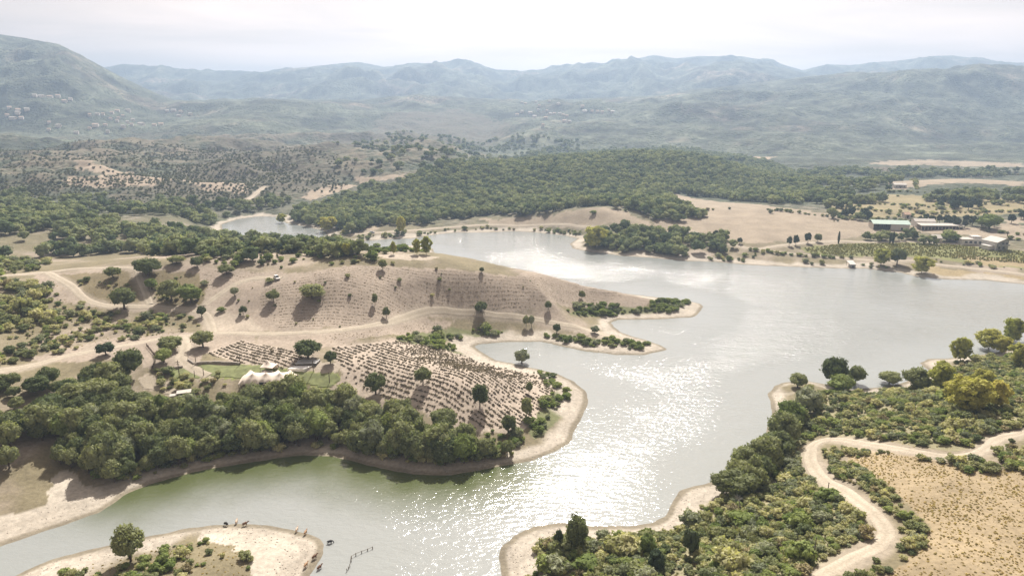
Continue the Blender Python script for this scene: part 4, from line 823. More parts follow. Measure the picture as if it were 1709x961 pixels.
# ------------------------------------------------------------------ buildings
M_WALL = plain('lime_render', (0.62, 0.56, 0.48), .9, .12, .6); M_WHITE = plain('white_render', (0.62, 0.585, 0.54), .85, .08, .5); M_TILE = plain('clay_tiles', (0.42, 0.28, 0.20), .9, .2, .9)
M_PLAST = plain('pale_plaster', (0.78, 0.71, 0.64), .85, .06, .3); M_TILEP = plain('sun_bleached_tiles', (0.55, 0.42, 0.33), .9, .12, .5); M_GREYW = plain('grey_concrete', (0.33, 0.33, 0.31), .9, .15, .7); M_MINT = plain('pale_green_sheet', (0.42, 0.52, 0.45), .6, .08, .3); M_ROOFP = plain('pale_sheet', (0.47, 0.43, 0.38), .7, .1, .4)
M_DARKV = plain('dark_timber', (0.06, 0.055, 0.05), .8, .2, 2); M_GLASS = plain('window_glass', (0.03, 0.035, 0.04), .12, .1, 1, spec=.6); M_TENT = plain('cream_canvas', (0.74, 0.64, 0.54), .9, .06, .4); M_WOODP = plain('weathered_wood', (0.16, 0.125, 0.095), .9, .3, 5)
M_STONE = plain('dry_stone', (0.33, 0.29, 0.25), .95, .3, 2.5, bump=.05); M_PAVE = plain('white_paving', (0.80, 0.77, 0.73), .8, .06, .8); M_DECK = plain('grey_decking', (0.40, 0.385, 0.37), .75, .12, 2); M_TYRE = plain('rubber', (0.025, 0.025, 0.025), .8, .1, 5)
def boxvf(x0, x1, y0, y1, z0, z1):
    return [(x, y, z) for z in (z0, z1) for y in (y0, y1) for x in (x0, x1)], [(0,2,3,1),(4,5,7,6),(0,1,5,4),(2,6,7,3),(0,4,6,2),(1,3,7,5)]
def prism(pts, y0, y1):
    n = len(pts); v = [(x, y0, z) for x, z in pts]+[(x, y1, z) for x, z in pts]
    return v, [tuple(range(n)), tuple(range(2*n-1, n-1, -1))]+[(i, i+n, (i+1) % n+n, (i+1) % n) for i in range(n)]
def part(name, vf, mat, par, label=None):
    o = obj(name, mesh(name, vf[0], vf[1], mat), par)
    if label: o['label'] = label
    return o
def windows(par, w, d, z, n, ww=1.1, wh=1.2, x0=None, x1=None, mat=None):
    x0 = -w/2+1.2 if x0 is None else x0; x1 = w/2-1.2 if x1 is None else x1
    for k in range(n):
        x = x0+(x1-x0)*(k+.5)/n; f = part('window', boxvf(x-ww/2-.1, x+ww/2+.1, -d/2-.09, -d/2+.1, z-.1, z+wh+.1), mat or M_WHITE, par); part('pane', boxvf(x-ww/2, x+ww/2, -d/2-.14, -d/2+.05, z, z+wh), M_GLASS, f)
def gable_house(name, label, cat, loc, rz, w, d, h, rh, wall, roof, nw=2, storeys=1, group=None, door=True, chimney=True, ends=False):
    """ridge along local x; the front looks to local -y"""
    t_ = thing(name, label, cat, loc, rz, group=group)
    part('wall', prism([(-d/2, -1.5), (d/2, -1.5), (d/2, h), (0, h+rh), (-d/2, h)], -w/2, w/2), wall, t_).rotation_euler.z = math.pi/2
    e = .45; sl = rh/(d/2); rf = part('roof', prism([(-d/2-e, h-e*sl+.02), (0, h+rh+.02), (d/2+e, h-e*sl+.02), (d/2+e, h-e*sl+.2), (0, h+rh+.24), (-d/2-e, h-e*sl+.2)], -w/2-e, w/2+e), roof, t_); rf.rotation_euler.z = math.pi/2
    if chimney: part('chimney', boxvf(w*.22, w*.22+.7, .4, 1.1, h+rh*.5, h+rh+.7), wall, t_)
    for s in range(storeys): windows(t_, w, d, 1.0+2.8*s, nw)
    if door: part('door', boxvf(-.5, .5, -d/2-.08, -d/2+.1, -.2, 2.1), M_DARKV, t_)
    return t_
# green-roofed barn: open bays on the left half, closed wall on the right
def face_cam(p): return math.atan2(-p[0], p[1])*-1 if False else -math.atan2(p[0], p[1])
p = G(1487, 384); k = metres(p, 1.0); rz = face_cam(p)*.25-.06; W_, D_, H_ = 56*k, 13.0, 4.6
t_ = thing('barn', 'long barn with a pale green sheet roof and open bays', 'barn', p, rz)
part('back_wall', boxvf(-W_/2, W_/2, D_-.3, D_, -1.5, H_+1), M_WALL, t_); part('end_wall', boxvf(-W_/2, -W_/2+.3, 0, D_-.32, -1.5, H_+.2), M_WALL, t_); part('end_wall', boxvf(W_/2-.3, W_/2, 0, D_-.32, -1.5, H_+.2), M_WALL, t_)
fw = part('front_wall', boxvf(-.02*W_, W_/2-.32, 0, .3, -1.5, H_), M_WHITE, t_); part('floor_slab', boxvf(-W_/2+.3, W_/2-.3, .3, D_-.3, -1.5, .05), M_GREYW, t_)
for q in range(5): part('post', boxvf(-W_/2+.4+q*W_*.115, -W_/2+.7+q*W_*.115, .02, .3, -1.5, H_), M_DARKV, t_)
part('bay_boarding', boxvf(-W_/2+.35, -.03*W_, .45, .55, -1, H_*.45), M_DARKV, t_); part('door', boxvf(W_*.27, W_*.27+1.4, -.06, .2, -.5, 2.2), M_DARKV, t_)
part('roof', prism([(-.9, H_+.05), (D_/2, H_+2.3), (D_+.5, H_+.6), (D_+.5, H_+.8), (D_/2, H_+2.55), (-.9, H_+.27)], -W_/2-.6, W_/2+.6), M_MINT, t_).rotation_euler = (0, 0, 0)
r_o = [c for c in t_.children if c.name.startswith('roof')][0]; r_o.data = mesh('roof', *(lambda vf: ([(y, x, z) for x, y, z in vf[0]], [f[::-1] for f in vf[1]]))(prism([(-.9, H_+.05), (D_/2, H_+2.3), (D_+.5, H_+.6), (D_+.5, H_+.8), (D_/2, H_+2.55), (-.9, H_+.27)], -W_/2-.6, W_/2+.6)), M_MINT)
# long low shed
p = G(1572, 383); k = metres(p, 1.0); W_ = 68*k
t_ = thing('shed', 'very long low shed with a pale flat roof and dark open front', 'shed', p, -.05); part('back_wall', boxvf(-W_/2, W_/2, 6.7, 7, -1.5, 3.4), M_WALL, t_)
for q in range(13): part('post', boxvf(-W_/2+q*(W_-.4)/12, -W_/2+.4+q*(W_-.4)/12, 0, .35, -1.5, 2.9), M_WALL, t_)
for q in range(12):
    if q % 5 != 4: part('boarding', boxvf(-W_/2+.45+q*(W_-.4)/12, -W_/2-.05+(q+1)*(W_-.4)/12, .1, .2, -1, 1.7), M_DARKV, t_)
part('roof', ([(-W_/2-.5, -.7, 2.95), (W_/2+.5, -.7, 2.95), (W_/2+.5, 7.4, 3.8), (-W_/2-.5, 7.4, 3.8), (-W_/2-.5, -.7, 3.15), (W_/2+.5, -.7, 3.15), (W_/2+.5, 7.4, 4.0), (-W_/2-.5, 7.4, 4.0)], [(0,3,2,1),(4,5,6,7),(0,1,5,4),(2,3,7,6),(1,2,6,5),(3,0,4,7)]), M_ROOFP, t_)
def house_px(name, label, cat, px, py, wpx, d, h, rh, wall, roof, nw, st=1, rz=0.0, group=None, **kw):
    p = G(px, py); return gable_house(name, label, cat, p, rz+face_cam(p)*.3, metres(p, wpx), d, h, rh, wall, roof, nw, st, group, **kw)
house_px('farmhouse', 'pale farmhouse behind the long low shed', 'house', 1540, 377, 31, 9, 4.2, 1.6, M_WHITE, M_ROOFP, 5)
house_px('field_house', 'low white house alone in the far tan field', 'house', 1500, 313, 19, 9, 3.4, 1.4, M_WHITE, M_ROOFP, 4)
house_px('grove_house', 'small pale-roofed house among the far dark trees', 'house', 1574, 289, 11, 8, 3.5, 1.6, M_WALL, M_ROOFP, 2)
house_px('roadside_house', 'low house with pale roof left of the bright green trees', 'house', 1560, 402, 13, 9, 2.8, 1.8, M_WALL, M_ROOFP, 2)
house_px('lakeside_house', 'white-roofed house in the trees of the north shore', 'house', 1153, 399, 17, 8, 3.6, 1.9, M_WHITE, M_WHITE, 3)
house_px('lakeside_annex', 'pale annex left of the white-roofed lakeside house', 'house', 1131, 398, 16, 7, 3.0, 1.5, M_WALL, M_ROOFP, 2)
house_px('hamlet_house', 'small white house at the lower left of the farm fields', 'house', 1512, 363, 9, 7, 3.0, 1.4, M_WALL, M_TILE, 2)
house_px('ridge_house', 'white building on the tan clearing behind the wooded hill', 'house', 800, 277, 10, 8, 3.2, 1.4, M_WHITE, M_ROOFP, 2)
# flat white villa
p = G(1618, 406); k = metres(p, 1.0); W_ = 34*k; t_ = thing('villa', 'flat-roofed white villa beside the bright green trees', 'house', p, -.12)
part('wall', boxvf(-W_/2, W_/2, -4.5, 4.5, -1.5, 3.4), M_WHITE, t_); part('roof', boxvf(-W_/2-.4, W_/2+.4, -4.9, 4.9, 3.42, 3.75), M_ROOFP, t_); windows(t_, W_, 9, .9, 4, 1.8, 1.4); part('door', boxvf(W_*.3, W_*.3+1.1, -4.58, -4.4, -.3, 2.1), M_DARKV, t_); part('upper_wall', boxvf(W_*.05, W_*.45, -2, 4, 3.77, 5.4), M_WHITE, t_)
# grey two-storey house, gable towards the lake
p = G(1660, 414); k = metres(p, 1.0); W_ = 22*k; t_ = thing('house', 'grey two-storey house with gable and balcony facing the lake', 'house', p, .18)
part('wall', prism([(-W_/2, -1.5), (W_/2, -1.5), (W_/2, 6.0), (W_*.18, 7.6), (-W_/2, 5.2)], -6, 6), M_GREYW, t_); part('side_wall', boxvf(-W_/2-.12, -W_/2-.02, -5.9, 5.9, -1.5, 5.1), M_WHITE, t_)
part('roof', prism([(-W_/2-.6, 5.0), (W_*.18, 7.65), (W_/2+.5, 5.9), (W_/2+.5, 6.1), (W_*.18, 7.9), (-W_/2-.6, 5.25)], -6.6, 6.6), M_ROOFP, t_)
for x, z, ww, wh in ((0, 3.4, 1.6, 1.7), (W_*.34, 3.3, 1.4, 1.7), (-W_*.28, .6, 1.2, 1.6), (W_*.1, .5, 1.8, 1.6)):
    f = part('window', boxvf(x-ww/2-.12, x+ww/2+.12, -6.1, -5.95, z-.12, z+wh+.12), M_GREYW, t_); part('pane', boxvf(x-ww/2, x+ww/2, -6.15, -6.0, z, z+wh), M_GLASS, f)
bl = part('balcony', boxvf(-W_/2, W_/2, -7.4, -6.02, 2.75, 2.95), M_GREYW, t_); part('railing', boxvf(-W_/2, W_/2, -7.4, -7.3, 2.96, 3.8), M_GREYW, bl); part('annex_wall', boxvf(-W_/2-4.5, -W_/2-.14, -4, 3, -1.5, 2.6), M_WHITE, t_)
# hillside villages
VIL_L = [(58,161,8),(70,162,12),(84,163,10),(97,162,8),(108,170,9),(118,168,7),(16,181,8),(30,184,9),(45,184,9),(12,194,7),(30,190,9),(22,199,12),(36,199,8),(82,206,6),(98,212,9),(82,218,5),
 (150,194,6),(163,192,7),(172,192,6),(196,186,8),(214,186,9),(205,195,5),(187,190,7),(185,200,6),(196,204,6),(206,213,8),(160,211,11),(176,210,7),(220,210,6),(222,202,7),(236,209,12),(258,211,8),(269,209,9),(279,187,7),(290,186,9),(302,188,7),(299,195,8),(318,192,7),(180,222,6),(150,216,5),(128,223,8),(198,199,5),(213,206,5)]
VIL_C = [(871,172,5),(877,174,6),(895,172,5),(900,178,5),(917,170,5),(932,175,6),(898,185,4),(913,186,5),(871,188,6),(863,193,7),(885,190,8),(892,196,8),(911,198,8),(918,191,6),(925,191,7),(934,191,6),(940,193,6),(946,195,6),(942,204,8),(950,205,7),(906,211,5),(972,179,7),(976,187,9),(988,187,6),(997,188,6),(1005,189,6),(1022,188,8),(1016,185,5)]
for lst, lb, gp in ((VIL_L, 'small pale house of the village on the left mountain foot', 'houses of the left hillside village'), (VIL_C, 'small pale house of the hamlet on the central hillside', 'houses of the central hillside hamlet')):
    for i, (x, y, wp) in enumerate(lst):
        p = G(x, y); w_ = min(max(metres(p, wp*.8), 8), 20); t_ = thing('hillside_house', lb, 'house', p, random.uniform(-.5, .5)+face_cam(p)*.5, group=gp); d_ = min(w_*.7, 11); h_ = random.uniform(3.6, 6.0)
        o = part('wall', prism([(-d_/2, -4), (d_/2, -4), (d_/2, h_), (0, h_+2), (-d_/2, h_)], -w_/2, w_/2), M_PLAST, t_); o.rotation_euler.z = math.pi/2
        o = part('roof', prism([(-d_/2-.5, h_-.3), (0, h_+2.05), (d_/2+.5, h_-.3), (d_/2+.5, h_), (0, h_+2.4), (-d_/2-.5, h_)], -w_/2-.4, w_/2+.4), random.choice((M_TILEP, M_ROOFP)), t_); o.rotation_euler.z = math.pi/2

# ------------------------------------------------------------------ the event lawn: tents, terrace, walls, posts
lawn_px = [(284,617),(305,613.5),(322,617),(346,628),(330,632),(292,632)]; lawn2 = [(328,609),(345,608),(400,608.5),(450,611),(480,618.5),(508,620.5),(560,622),(570,632),(548,648),(510,640),(400,632),(352,628)]
M_LAWN = plain('mown_grass', (0.185, 0.20, 0.085), .95, .35, .5)
def drape(name, pts_px, mat, dz, label, step=1.0):
    g = gpoly(pts_px); lo, hi = g.min(0), g.max(0); nx, ny = int((hi[0]-lo[0])/step)+2, int((hi[1]-lo[1])/step)+2
    X, Y = np.meshgrid(lo[0]+np.arange(nx)*step, lo[1]+np.arange(ny)*step); Z = hgt(X, Y)+dz; wob = .5*fbm(X, Y, 4, 2); k = inside(g, X+wob, Y+wob)
    ii = np.arange(nx*ny).reshape(ny, nx); q = np.stack([ii[:-1, :-1], ii[:-1, 1:], ii[1:, 1:], ii[1:, :-1]], -1).reshape(-1, 4); q = q[k.ravel()[q].sum(1) >= 3]
    us = np.unique(q); rm = np.zeros(nx*ny, int); rm[us] = np.arange(len(us)); V_ = np.stack([X, Y, Z], -1).reshape(-1, 3)[us]
    return tag(obj(name, quads_mesh(name, V_, rm[q], mat)), label, kind='structure')
drape('lawn', lawn_px, M_LAWN, .12, 'small lawn left of the drive', .7); drape('lawn', lawn2, M_LAWN, .12, 'green lawn round the tents', .7)
drape('forecourt', [(230,634),(247,624),(262,634),(298,641),(315,651),(292,667),(272,652),(240,650)], road_mat, .10, 'pale gravel forecourt beside the dark container', .8)
def flat_z(pts): g = ground(pts); return g, float(g[:, 2].max())
def slab(par, name, pts, z0, z1, mat, org):
    n = len(pts); v = [(x-org[0], y-org[1], z0-org[2]) for x, y in pts]+[(x-org[0], y-org[1], z1-org[2]) for x, y in pts]
    a = sum(pts[i][0]*pts[(i+1) % n][1]-pts[(i+1) % n][0]*pts[i][1] for i in range(n)); f = [tuple(range(n))[::-1], tuple(range(n, 2*n))]+[(i, (i+1) % n, (i+1) % n+n, i+n) for i in range(n)]
    if a < 0: f = [q[::-1] for q in f]
    return part(name, (v, f), mat, par)
g1, z1 = flat_z([(492,610.6),(500,602.5),(535,603),(528,611)]); g2, z2 = flat_z([(480,618.5),(491.5,611),(521,612),(508,620.5)])
t_ = thing('terrace', 'raised grey deck beside the big dark oak', 'terrace', g1.mean(0)); slab(t_, 'deck', [tuple(q[:2]) for q in g1], z1+.35, z1+.55, M_DECK, g1.mean(0))
for q in g1: c = q*.94+g1.mean(0)*.06; part('post', boxvf(c[0]-g1.mean(0)[0]-.15, c[0]-g1.mean(0)[0]+.15, c[1]-g1.mean(0)[1]-.15, c[1]-g1.mean(0)[1]+.15, -2.5, z1+.34-g1.mean(0)[2]), M_DARKV, t_)
t_ = thing('dance_floor', 'bright white paved floor below the grey deck', 'dance floor', g2.mean(0)); slab(t_, 'paving', [tuple(q[:2]) for q in g2], z2-1.2, z2+.16, M_PAVE, g2.mean(0))
# stretch tent: membrane over poles
a, b = G(410, 637), G(488, 641); ax = Vector((b[0]-a[0], b[1]-a[1], 0)); Lx = ax.length*1.12; rz = math.atan2(ax.y, ax.x); c = (Vector(a)+Vector(b))/2
t_ = thing('stretch_tent', 'long cream stretch tent with pointed peaks on the lawn', 'tent', (c.x, c.y, float(hgt(c.x, c.y))), rz); Dy = 9.0; nx, ny = 61, 25; pk = [(-.40, .85), (-.27, .35), (-.12, .9), (-.02, .4), (.12, .92), (.24, .4), (.36, .88)]
def tent_z(u, v): # u -.5...5 along, v 0..1 across
    z = 1.7+1.1*math.sin(math.pi*min(max(v, .02), .98)) 
    for pu, pv in pk: d_ = math.hypot((u-pu)*Lx, (v-pv)*Dy); z += 1.55*math.exp(-d_/1.15)
    edge = min((.5-abs(u))*Lx, v*Dy, (1-v)*Dy); z -= 1.3*max(0, 1-edge/1.6)**2*(.4+.6*math.sin(u*Lx*1.35)**2); return z
V_, F_ = [], []
for j in range(ny):
    for i in range(nx):
        u = -.5+i/(nx-1); v = j/(ny-1); s = 1-.10*math.sin(u*Lx*1.35)**2*(1 if j in (0, ny-1) else abs(2*v-1)); V_.append((u*Lx, (v-.5)*Dy*s, tent_z(u, v)))
for j in range(ny-1):
    for i in range(nx-1): q = j*nx+i; F_.append((q, q+1, q+nx+1, q+nx))
o = obj('canopy', mesh('canopy', V_, F_, M_TENT, True), t_); o.modifiers.new('cloth', 'SOLIDIFY').thickness = .04
for pu, pv in pk: part('pole', tube([(pu*Lx, (pv-.5)*Dy, -.5), (pu*Lx, (pv-.5)*Dy, tent_z(pu, pv)-.05)], [.06, .05]), M_WOODP, t_)
for u in (-.5, -.25, 0, .25, .5):
    for v in (0, 1): part('side_pole', tube([(u*Lx*.97, (v-.5)*Dy*.97, -.5), (u*Lx*.97, (v-.5)*Dy*.97, tent_z(u*.97, v)-.03)], [.05, .05]), M_WOODP, t_)
part('back_wall', boxvf(-Lx*.1, Lx*.42, -Dy*.46, -Dy*.45, -.3, 1.9), M_DARKV, t_)
# small peaked marquee
p = G(450, 620); t_ = thing('marquee', 'small peaked marquee with open dark front behind the stretch tent', 'tent', p, -.12); s = metres(p, 11); V_, F_ = [], []; m = 17
for j in range(m):
    for i in range(m):
        x, y = -1+2*i/(m-1), -1+2*j/(m-1); d_ = math.hypot(x+.25, y-.1); V_.append((x*s, y*s, 2.1+2.3*math.exp(-d_*1.9)-.35*max(0, max(abs(x), abs(y))-.8)*5*math.cos(2.2*x)*.3))
for j in range(m-1):
    for i in range(m-1): q = j*m+i; F_.append((q, q+1, q+m+1, q+m))
obj('canopy', mesh('canopy', V_, F_, M_TENT, True), t_).modifiers.new('cloth', 'SOLIDIFY').thickness = .04
for x, y in ((-.97, -.97), (.97, -.97), (-.97, .97), (.97, .97)): part('pole', tube([(x*s, y*s, -.4), (x*s, y*s, 2.25)], [.07, .06]), M_WOODP, t_)
part('back_wall', boxvf(-s*.95, s*.95, s*.9, s*.93, -.2, 2.1), M_TENT, t_); part('counter', boxvf(-s*.8, s*.8, -s*.9, -s*.55, -.3, 1.05), M_GREYW, t_)
# low walls
def low_wall(name, label, pts_px, wd, ht, mat=M_STONE, cat='wall'):
    pl = smooth_line(gpoly(pts_px), 1.0); c = np.array([*pl.mean(0), 0]); c[2] = float(hgt(c[0], c[1])); d = np.gradient(pl, axis=0); d /= np.linalg.norm(d, axis=1)[:, None]+1e-9; nn = np.stack([-d[:, 1], d[:, 0]], 1); z = hgt(pl[:, 0], pl[:, 1])
    rng = random.Random(5); V_, F_ = [], []
    t_ = thing(name, label, cat, c)
    for i in range(len(pl)-1):                                       # one block of stonework per metre of wall
        h = ht*rng.uniform(.88, 1.08); v = []
        for q, e in ((i, .015), (i+1, -.015)):
            for s_ in (-1, 1): w_ = pl[q]+nn[q]*s_*wd/2*rng.uniform(.9, 1.05)+d[q]*e; v.append((w_[0]-c[0], w_[1]-c[1], z[q]-.5-c[2]))
        v += [(x, y, zz+.5+h) for x, y, zz in v]; part('block', (v, [(0,1,3,2),(4,6,7,5),(0,4,5,1),(2,3,7,6),(0,2,6,4),(1,5,7,3)]), mat, t_)
    return t_
low_wall('stone_wall', 'curved low stone wall along the top of the lawn', [(326,608.5),(334,607.3),(345,606.6),(365,606.4),(385,607),(401,608.2)], .6, .85)
low_wall('stone_wall', 'short low wall left of the drive above the small lawn', [(274,617),(285,616),(296,614.8),(305,613)], .6, .8)
low_wall('stone_wall', 'short stone kerb wall on the right of the drive', [(314,601),(319,604.5),(324,608)], .5, .6)
def fence(name, label, pts_px, ht, gap, post_r=.09, rails=2, dy=0.0):
    pl = smooth_line(gpoly(pts_px), gap); c = np.array([*pl.mean(0), 0.0]); c[2] = max(float(hgt(c[0], c[1])), -.2); t_ = thing(name, label, 'fence', c); P3 = []
    for q in pl:
        z = float(hgt(*q)); h = max(z, 0)+ht*random.uniform(.85, 1.1); P3.append((q[0]-c[0], q[1]-c[1], h-c[2])); lean = random.uniform(-.08, .08); part('post', tube([(q[0]-c[0], q[1]-c[1], z-.4-c[2]), (q[0]-c[0]+lean, q[1]-c[1]+lean, h-c[2])], [post_r, post_r*.9]), M_WOODP, t_)
    for r in range(rails):
        for i in range(len(P3)-1):
            e = .12+r*.42; part('rail', tube([(P3[i][0], P3[i][1], P3[i][2]-e), (P3[i+1][0], P3[i+1][1], P3[i+1][2]-e)], [.045, .045], 4), M_WOODP, t_)
    return t_
fence('timber_fence', 'dark timber fence running down left of the oaks', [(245,578),(250,584),(256,591),(260,597)], 1.3, 1.1, .13, 2); fence('timber_fence', 'lower run of timber fence towards the forecourt', [(260,598),(259,605),(256,612),(254,616)], 1.3, 1.1, .12, 2)
fence('drowned_fence', 'half-drowned fence of dark posts in the shallow water', [(622,915),(604,922),(587,930),(586,937)], .6, 2.2, .12, 1); fence('drowned_fence', 'two last drowned posts nearest the camera', [(584,945),(579,953)], .7, 2.4, .1, 0)
def pole(label, px, py, hpx, r=.13, arm=False, lamp=False):
    p = G(px, py); dep = math.atan2(CAM_H-p[2], math.hypot(p[0], p[1])); h = metres(p, hpx)/math.cos(dep); t_ = thing('utility_pole' if arm else 'wooden_post', label, 'pole', p); part('shaft', tube([(0, 0, -.5), (0, 0, h*.5), (0, 0, h)], [r*1.15, r, r*.85], 8), M_WOODP, t_)
    if arm: part('crossarm', boxvf(-.7, .7, -.07, .07, h-.75, h-.6), M_WOODP, t_); part('crossarm', boxvf(-.5, .5, -.07, .07, h-1.35, h-1.2), M_WOODP, t_)
    else: part('cap', tube([(0, 0, h), (0, 0, h+.14)], [r*1.35, r*.6], 8), M_DARKV, t_)
    return t_
pole('tall utility pole with crossarms beside the small lawn', 299.5, 628, 27, .14, True)
for lb, x, y, h in (('post at the right end of the curved stone wall', 401, 609, 17), ('post at the left end of the curved stone wall above the drive', 327, 607, 12), ('post behind the small peaked marquee', 461, 614, 13), ('post in front of the white paved floor', 523, 620.5, 18), ('tall post at the right end of the lawn', 550, 639, 17),
   ('short post on the small lawn', 325, 629, 10), ('post beside the end of the drive', 340, 627, 11)): pole(lb, x, y, h)
pole('leaning post left of the winding track above the scrub', 1381, 825, 19, .12); pole('thin pole in the bottom scrub left of the winding track', 1359, 926, 28, .1)
pole('old marker post standing in the tan field at the far right', 1681, 395, 9, .25)
# dark container with pale roof and a white cabin
p = G(308, 668); k = metres(p, 1.0); t_ = thing('container', 'dark container with pale roof half hidden at the wood edge', 'container', p, .38); w_ = 21*k
part('body', boxvf(-w_/2, w_/2, 0, 2.6, -.6, 2.6), M_DARKV, t_); part('roof', boxvf(-w_/2-.15, w_/2+.15, -.2, 2.9, 2.62, 2.75), M_ROOFP, t_); part('door', boxvf(-w_/2+.6, -w_/2+1.6, -.06, .05, -.4, 2.0), M_GREYW, t_)
p = G(291, 668); t_ = thing('cabin', 'small white cabin beside the dark container', 'cabin', p, .38); part('wall', boxvf(-1.1, 1.1, -.8, .9, -.6, 1.9), M_WHITE, t_); part('roof', boxvf(-1.25, 1.25, -.95, 1.05, 1.92, 2.03), M_ROOFP, t_)
# hut at the slipway
p = G(1422, 446); t_ = thing('pump_hut', "small white-roofed hut with grey front at the water's edge", 'hut', p, -.1); part('wall', boxvf(-1.8, 1.8, -1.2, 1.8, -1.2, 2.0), M_GREYW, t_); part('roof', ([(-2.1, -1.5, 2.0), (2.1, -1.5, 2.0), (1.7, 4.5, 3.6), (-2.6, 4.5, 3.6), (-2.1, -1.5, 2.25), (2.1, -1.5, 2.25), (1.7, 4.5, 3.85), (-2.6, 4.5, 3.85)], [(0,3,2,1),(4,5,6,7),(0,1,5,4),(2,3,7,6),(1,2,6,5),(3,0,4,7)]), M_WHITE, t_); part('door', boxvf(-.6, .7, -1.27, -1.1, -.8, 1.3), M_DARKV, t_); part('roof_post', tube([(-2.2, 4.2, -.5), (-2.2, 4.2, 3.6)], [.1, .1]), M_WOODP, t_); part('roof_post', tube([(1.4, 4.2, -.5), (1.4, 4.2, 3.6)], [.1, .1]), M_WOODP, t_)
# cars
def car_mats(col): return plain('car_paint', col, .3, .03, 1, spec=.5)
def car(label, px, py, rz, col, van=False):
    p = G(px, py); t_ = thing('parked_car', label, 'car', p, rz); m_ = car_mats(col); l, w_ = (4.3, 1.75)
    prof = [(-2.12, .35), (2.1, .35), (2.15, .7), (1.95, .92), (.95, 1.02), (-2.0, 1.05), (-2.15, .8)]; part('body', prism(prof, -w_/2, w_/2), m_, t_)
    top = 1.5 if not van else 1.85; cab = [(.95, 1.0), (.25, top), (-1.5, top), (-2.0, 1.03)]; cb = part('cabin', prism(cab, -w_/2+.12, w_/2-.12), m_, t_)
    part('windscreen', prism([(.99, 1.04), (.33, top-.06), (.28, top-.06), (.9, 1.04)], -w_/2+.2, w_/2-.2), M_GLASS, t_)
    for s_ in (-1, 1): part('side_window', prism([(.7, 1.07), (.22, top-.1), (-1.4, top-.1), (-1.75, 1.07)], *sorted((s_*(w_/2-.125), s_*(w_/2-.10)))), M_GLASS, t_)
    for x in (-1.3, 1.3):
        for s_ in (-1, 1):
            wh = part('wheel', tube([(x, s_*(w_/2-.2), .33), (x, s_*(w_/2+.01), .33)], [.33, .33], 12), M_TYRE, t_); part('rim', tube([(x, s_*(w_/2+.012), .33), (x, s_*(w_/2+.03), .33)], [.2, .2], 10), M_GREYW, wh)
    for s_ in (-1, 1): part('headlight', boxvf(2.05, 2.17, s_*.6-.16, s_*.6+.16, .66, .8), M_WHITE, t_)
    return t_
car('white car parked at the top of the climbing track', 462, 466, -.9, (.75, .74, .72), True); car('silver car on the lakeside road by the upper neck', 621, 389, .25, (.45, .48, .52))
car('dark car in front of the flat white villa', 1631, 408, .1, (.05, .05, .06)); car('blue car beside the grey two-storey house', 1640, 413, .2, (.08, .12, .25)); car('silver car next to the blue car by the grey house', 1645, 413.5, .1, (.5, .5, .52)); car('dark car right of the grey two-storey house', 1676, 413.5, .3, (.06, .07, .09))
# ------------------------------------------------------------------ cattle on the spit
def skin_mesh(name, verts, edges, rads, mat, sub=2):
    me = bpy.data.meshes.new(name+'_frame'); me.from_pydata(verts, edges, []); o = bpy.data.objects.new(name, me); COL.objects.link(o); o.modifiers.new('skin', 'SKIN'); o.modifiers.new('sub', 'SUBSURF').levels = sub
    for i, r in enumerate(rads): me.skin_vertices[0].data[i].radius = (r, r) if isinstance(r, float) else r
    me.skin_vertices[0].data[0].use_root = True
    dg = bpy.context.evaluated_depsgraph_get(); dg.update(); ev = bpy.data.meshes.new_from_object(o.evaluated_get(dg)); bpy.data.objects.remove(o); ev.name = name; ev.materials.clear(); ev.materials.append(mat); return ev
def cow_mesh(name, mat, grazing):
    v = [(0, 0, 1.02), (.45, 0, 1.02), (.72, 0, 1.1), (-.5, 0, 1.08), (-.78, 0, 1.12)]; r = [(.36, .38), (.33, .36), (.24, .26), (.33, .32), (.2, .2)]; e = [(0, 1), (1, 2), (0, 3), (3, 4)]
    def chain(st, pts, rr):
        k = st
        for p_, q in zip(pts, rr): v.append(p_); r.append((q, q)); e.append((k, len(v)-1)); k = len(v)-1
    if grazing: chain(2, [(.98, 0, .95), (1.18, 0, .58), (1.27, 0, .36), (1.38, 0, .14)], [.17, .14, .13, .09])
    else: chain(2, [(.98, 0, 1.28), (1.15, 0, 1.42), (1.32, 0, 1.36), (1.52, 0, 1.22)], [.17, .15, .13, .09])
    hd = len(v)-3; 
    for s_ in (-1, 1): x, y, z = v[hd]; chain(hd, [(x-.03, s_*.2, z+.06)], [.04])
    for s_ in (-1, 1):
        chain(1, [(.5, s_*.2, .72), (.52, s_*.21, .42), (.5, s_*.21, .10), (.56, s_*.21, .03)], [.13, .075, .055, .06])
        chain(3, [(-.5, s_*.2, .75), (-.66, s_*.21, .45), (-.6, s_*.21, .12), (-.54, s_*.21, .03)], [.16, .085, .055, .06])
    chain(4, [(-.92, 0, .95), (-.95, 0, .6), (-.94, 0, .42)], [.05, .03, .045]); return skin_mesh(name, v, e, r, mat, 1)
cow_cols = {'black': plain('black_hide', (.03, .026, .024), .8, .2, 3), 'tan': plain('tan_hide', (.42, .26, .15), .85, .15, 3), 'brown': plain('brown_hide', (.16, .085, .05), .85, .2, 3), 'cream': plain('cream_hide', (.62, .48, .36), .85, .12, 3)}
CM = {}
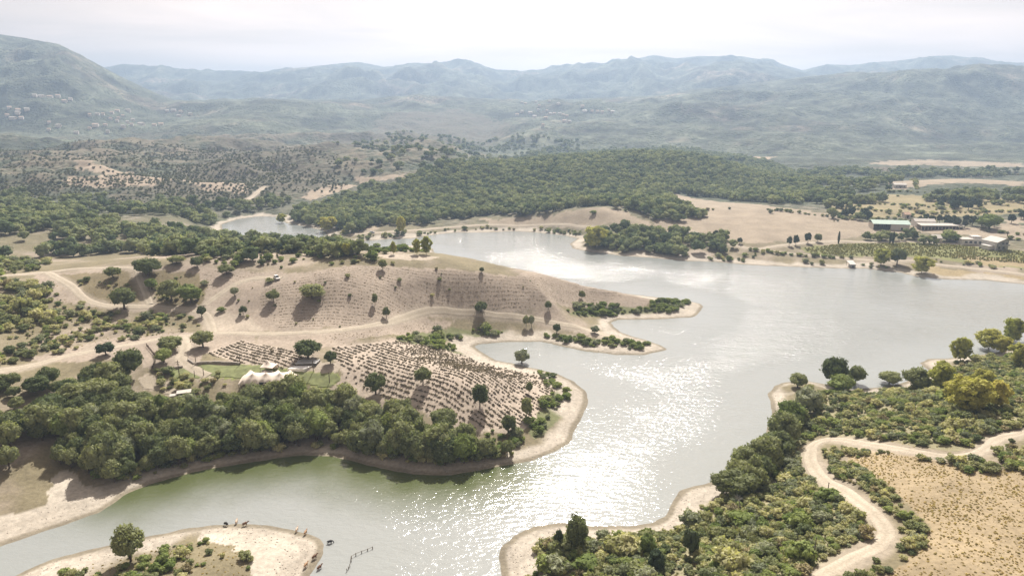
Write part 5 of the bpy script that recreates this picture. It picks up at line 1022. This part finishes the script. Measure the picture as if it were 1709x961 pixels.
for lb, x, y, rz, cc, gz in (('black cow grazing at the far edge of the spit', 378, 877, 2.6, 'black', True), ('cream cow standing in the shallows between two others on the spit edge', 395, 873.5, 1.7, 'cream', False), ('brown cow walking right along the far edge of the spit', 409, 877, .6, 'brown', False),
   ('pale cow at the waterline, left of the pair', 495.5, 887, 1.5, 'cream', False), ('tan cow at the waterline, right of the pair', 510, 891.5, 1.4, 'tan', False), ('black cow wading in the water off the spit', 550.5, 906, .35, 'black', True),
   ('dark cow with pale back on the right edge of the spit', 525, 932, .9, 'brown', False), ('tan cow lying highest on the bare spit near the water', 510.5, 946, 1.2, 'tan', False), ('reddish cow standing in the water beside the spit', 533, 949, 1.0, 'brown', False)):
    if (cc, gz) not in CM: CM[cc, gz] = cow_mesh('cow', cow_cols[cc], gz)
    p = G(x, y); o = obj('cow', CM[cc, gz]); o.location = (p[0], p[1], max(p[2], -.25)); o.rotation_euler.z = rz; o.scale = (.74,)*3; tag(o, lb.replace('lying highest', 'standing'), 'cow', 'cattle at the spit')
# ------------------------------------------------------------------ bare dead tree on the right bank
def dead_tree(label, px, py, hpx):
    p = G(px, py); H_ = metres(p, hpx)*1.15; t_ = thing('dead_tree', label, 'tree', p, .4, (H_,)*3); rg = random.Random(11); parts = []
    def grow(b, d, l, r, n):
        e = b+d*l; m_ = (b+e)/2+Vector((rg.uniform(-1, 1), rg.uniform(-1, 1), rg.uniform(-.3, .6)))*l*.12; parts.append(tube([b, m_, e], [r, r*.8, r*.55], 5))
        if n:
            for _ in range(3 if n > 1 else 4): q = (d+Vector((rg.uniform(-1, 1), rg.uniform(-1, 1), rg.uniform(-.35, .8)))*.85).normalized(); grow(b+(e-b)*rg.uniform(.6, 1), q, l*rg.uniform(.55, .8), r*.55, n-1)
    grow(Vector((0, 0, .30)), Vector((-.25, 0, 1)).normalized(), .22, .028, 4); part('trunk', tube([(0, 0, -.05), (.02, 0, .15), (0, 0, .32)], [.05, .038, .03], 8), M_BARK, t_); part('branches', joinvf(parts), M_DEAD, t_); return t_
dead_tree('bare grey dead tree below the dark domed oak', 1234, 858, 42)
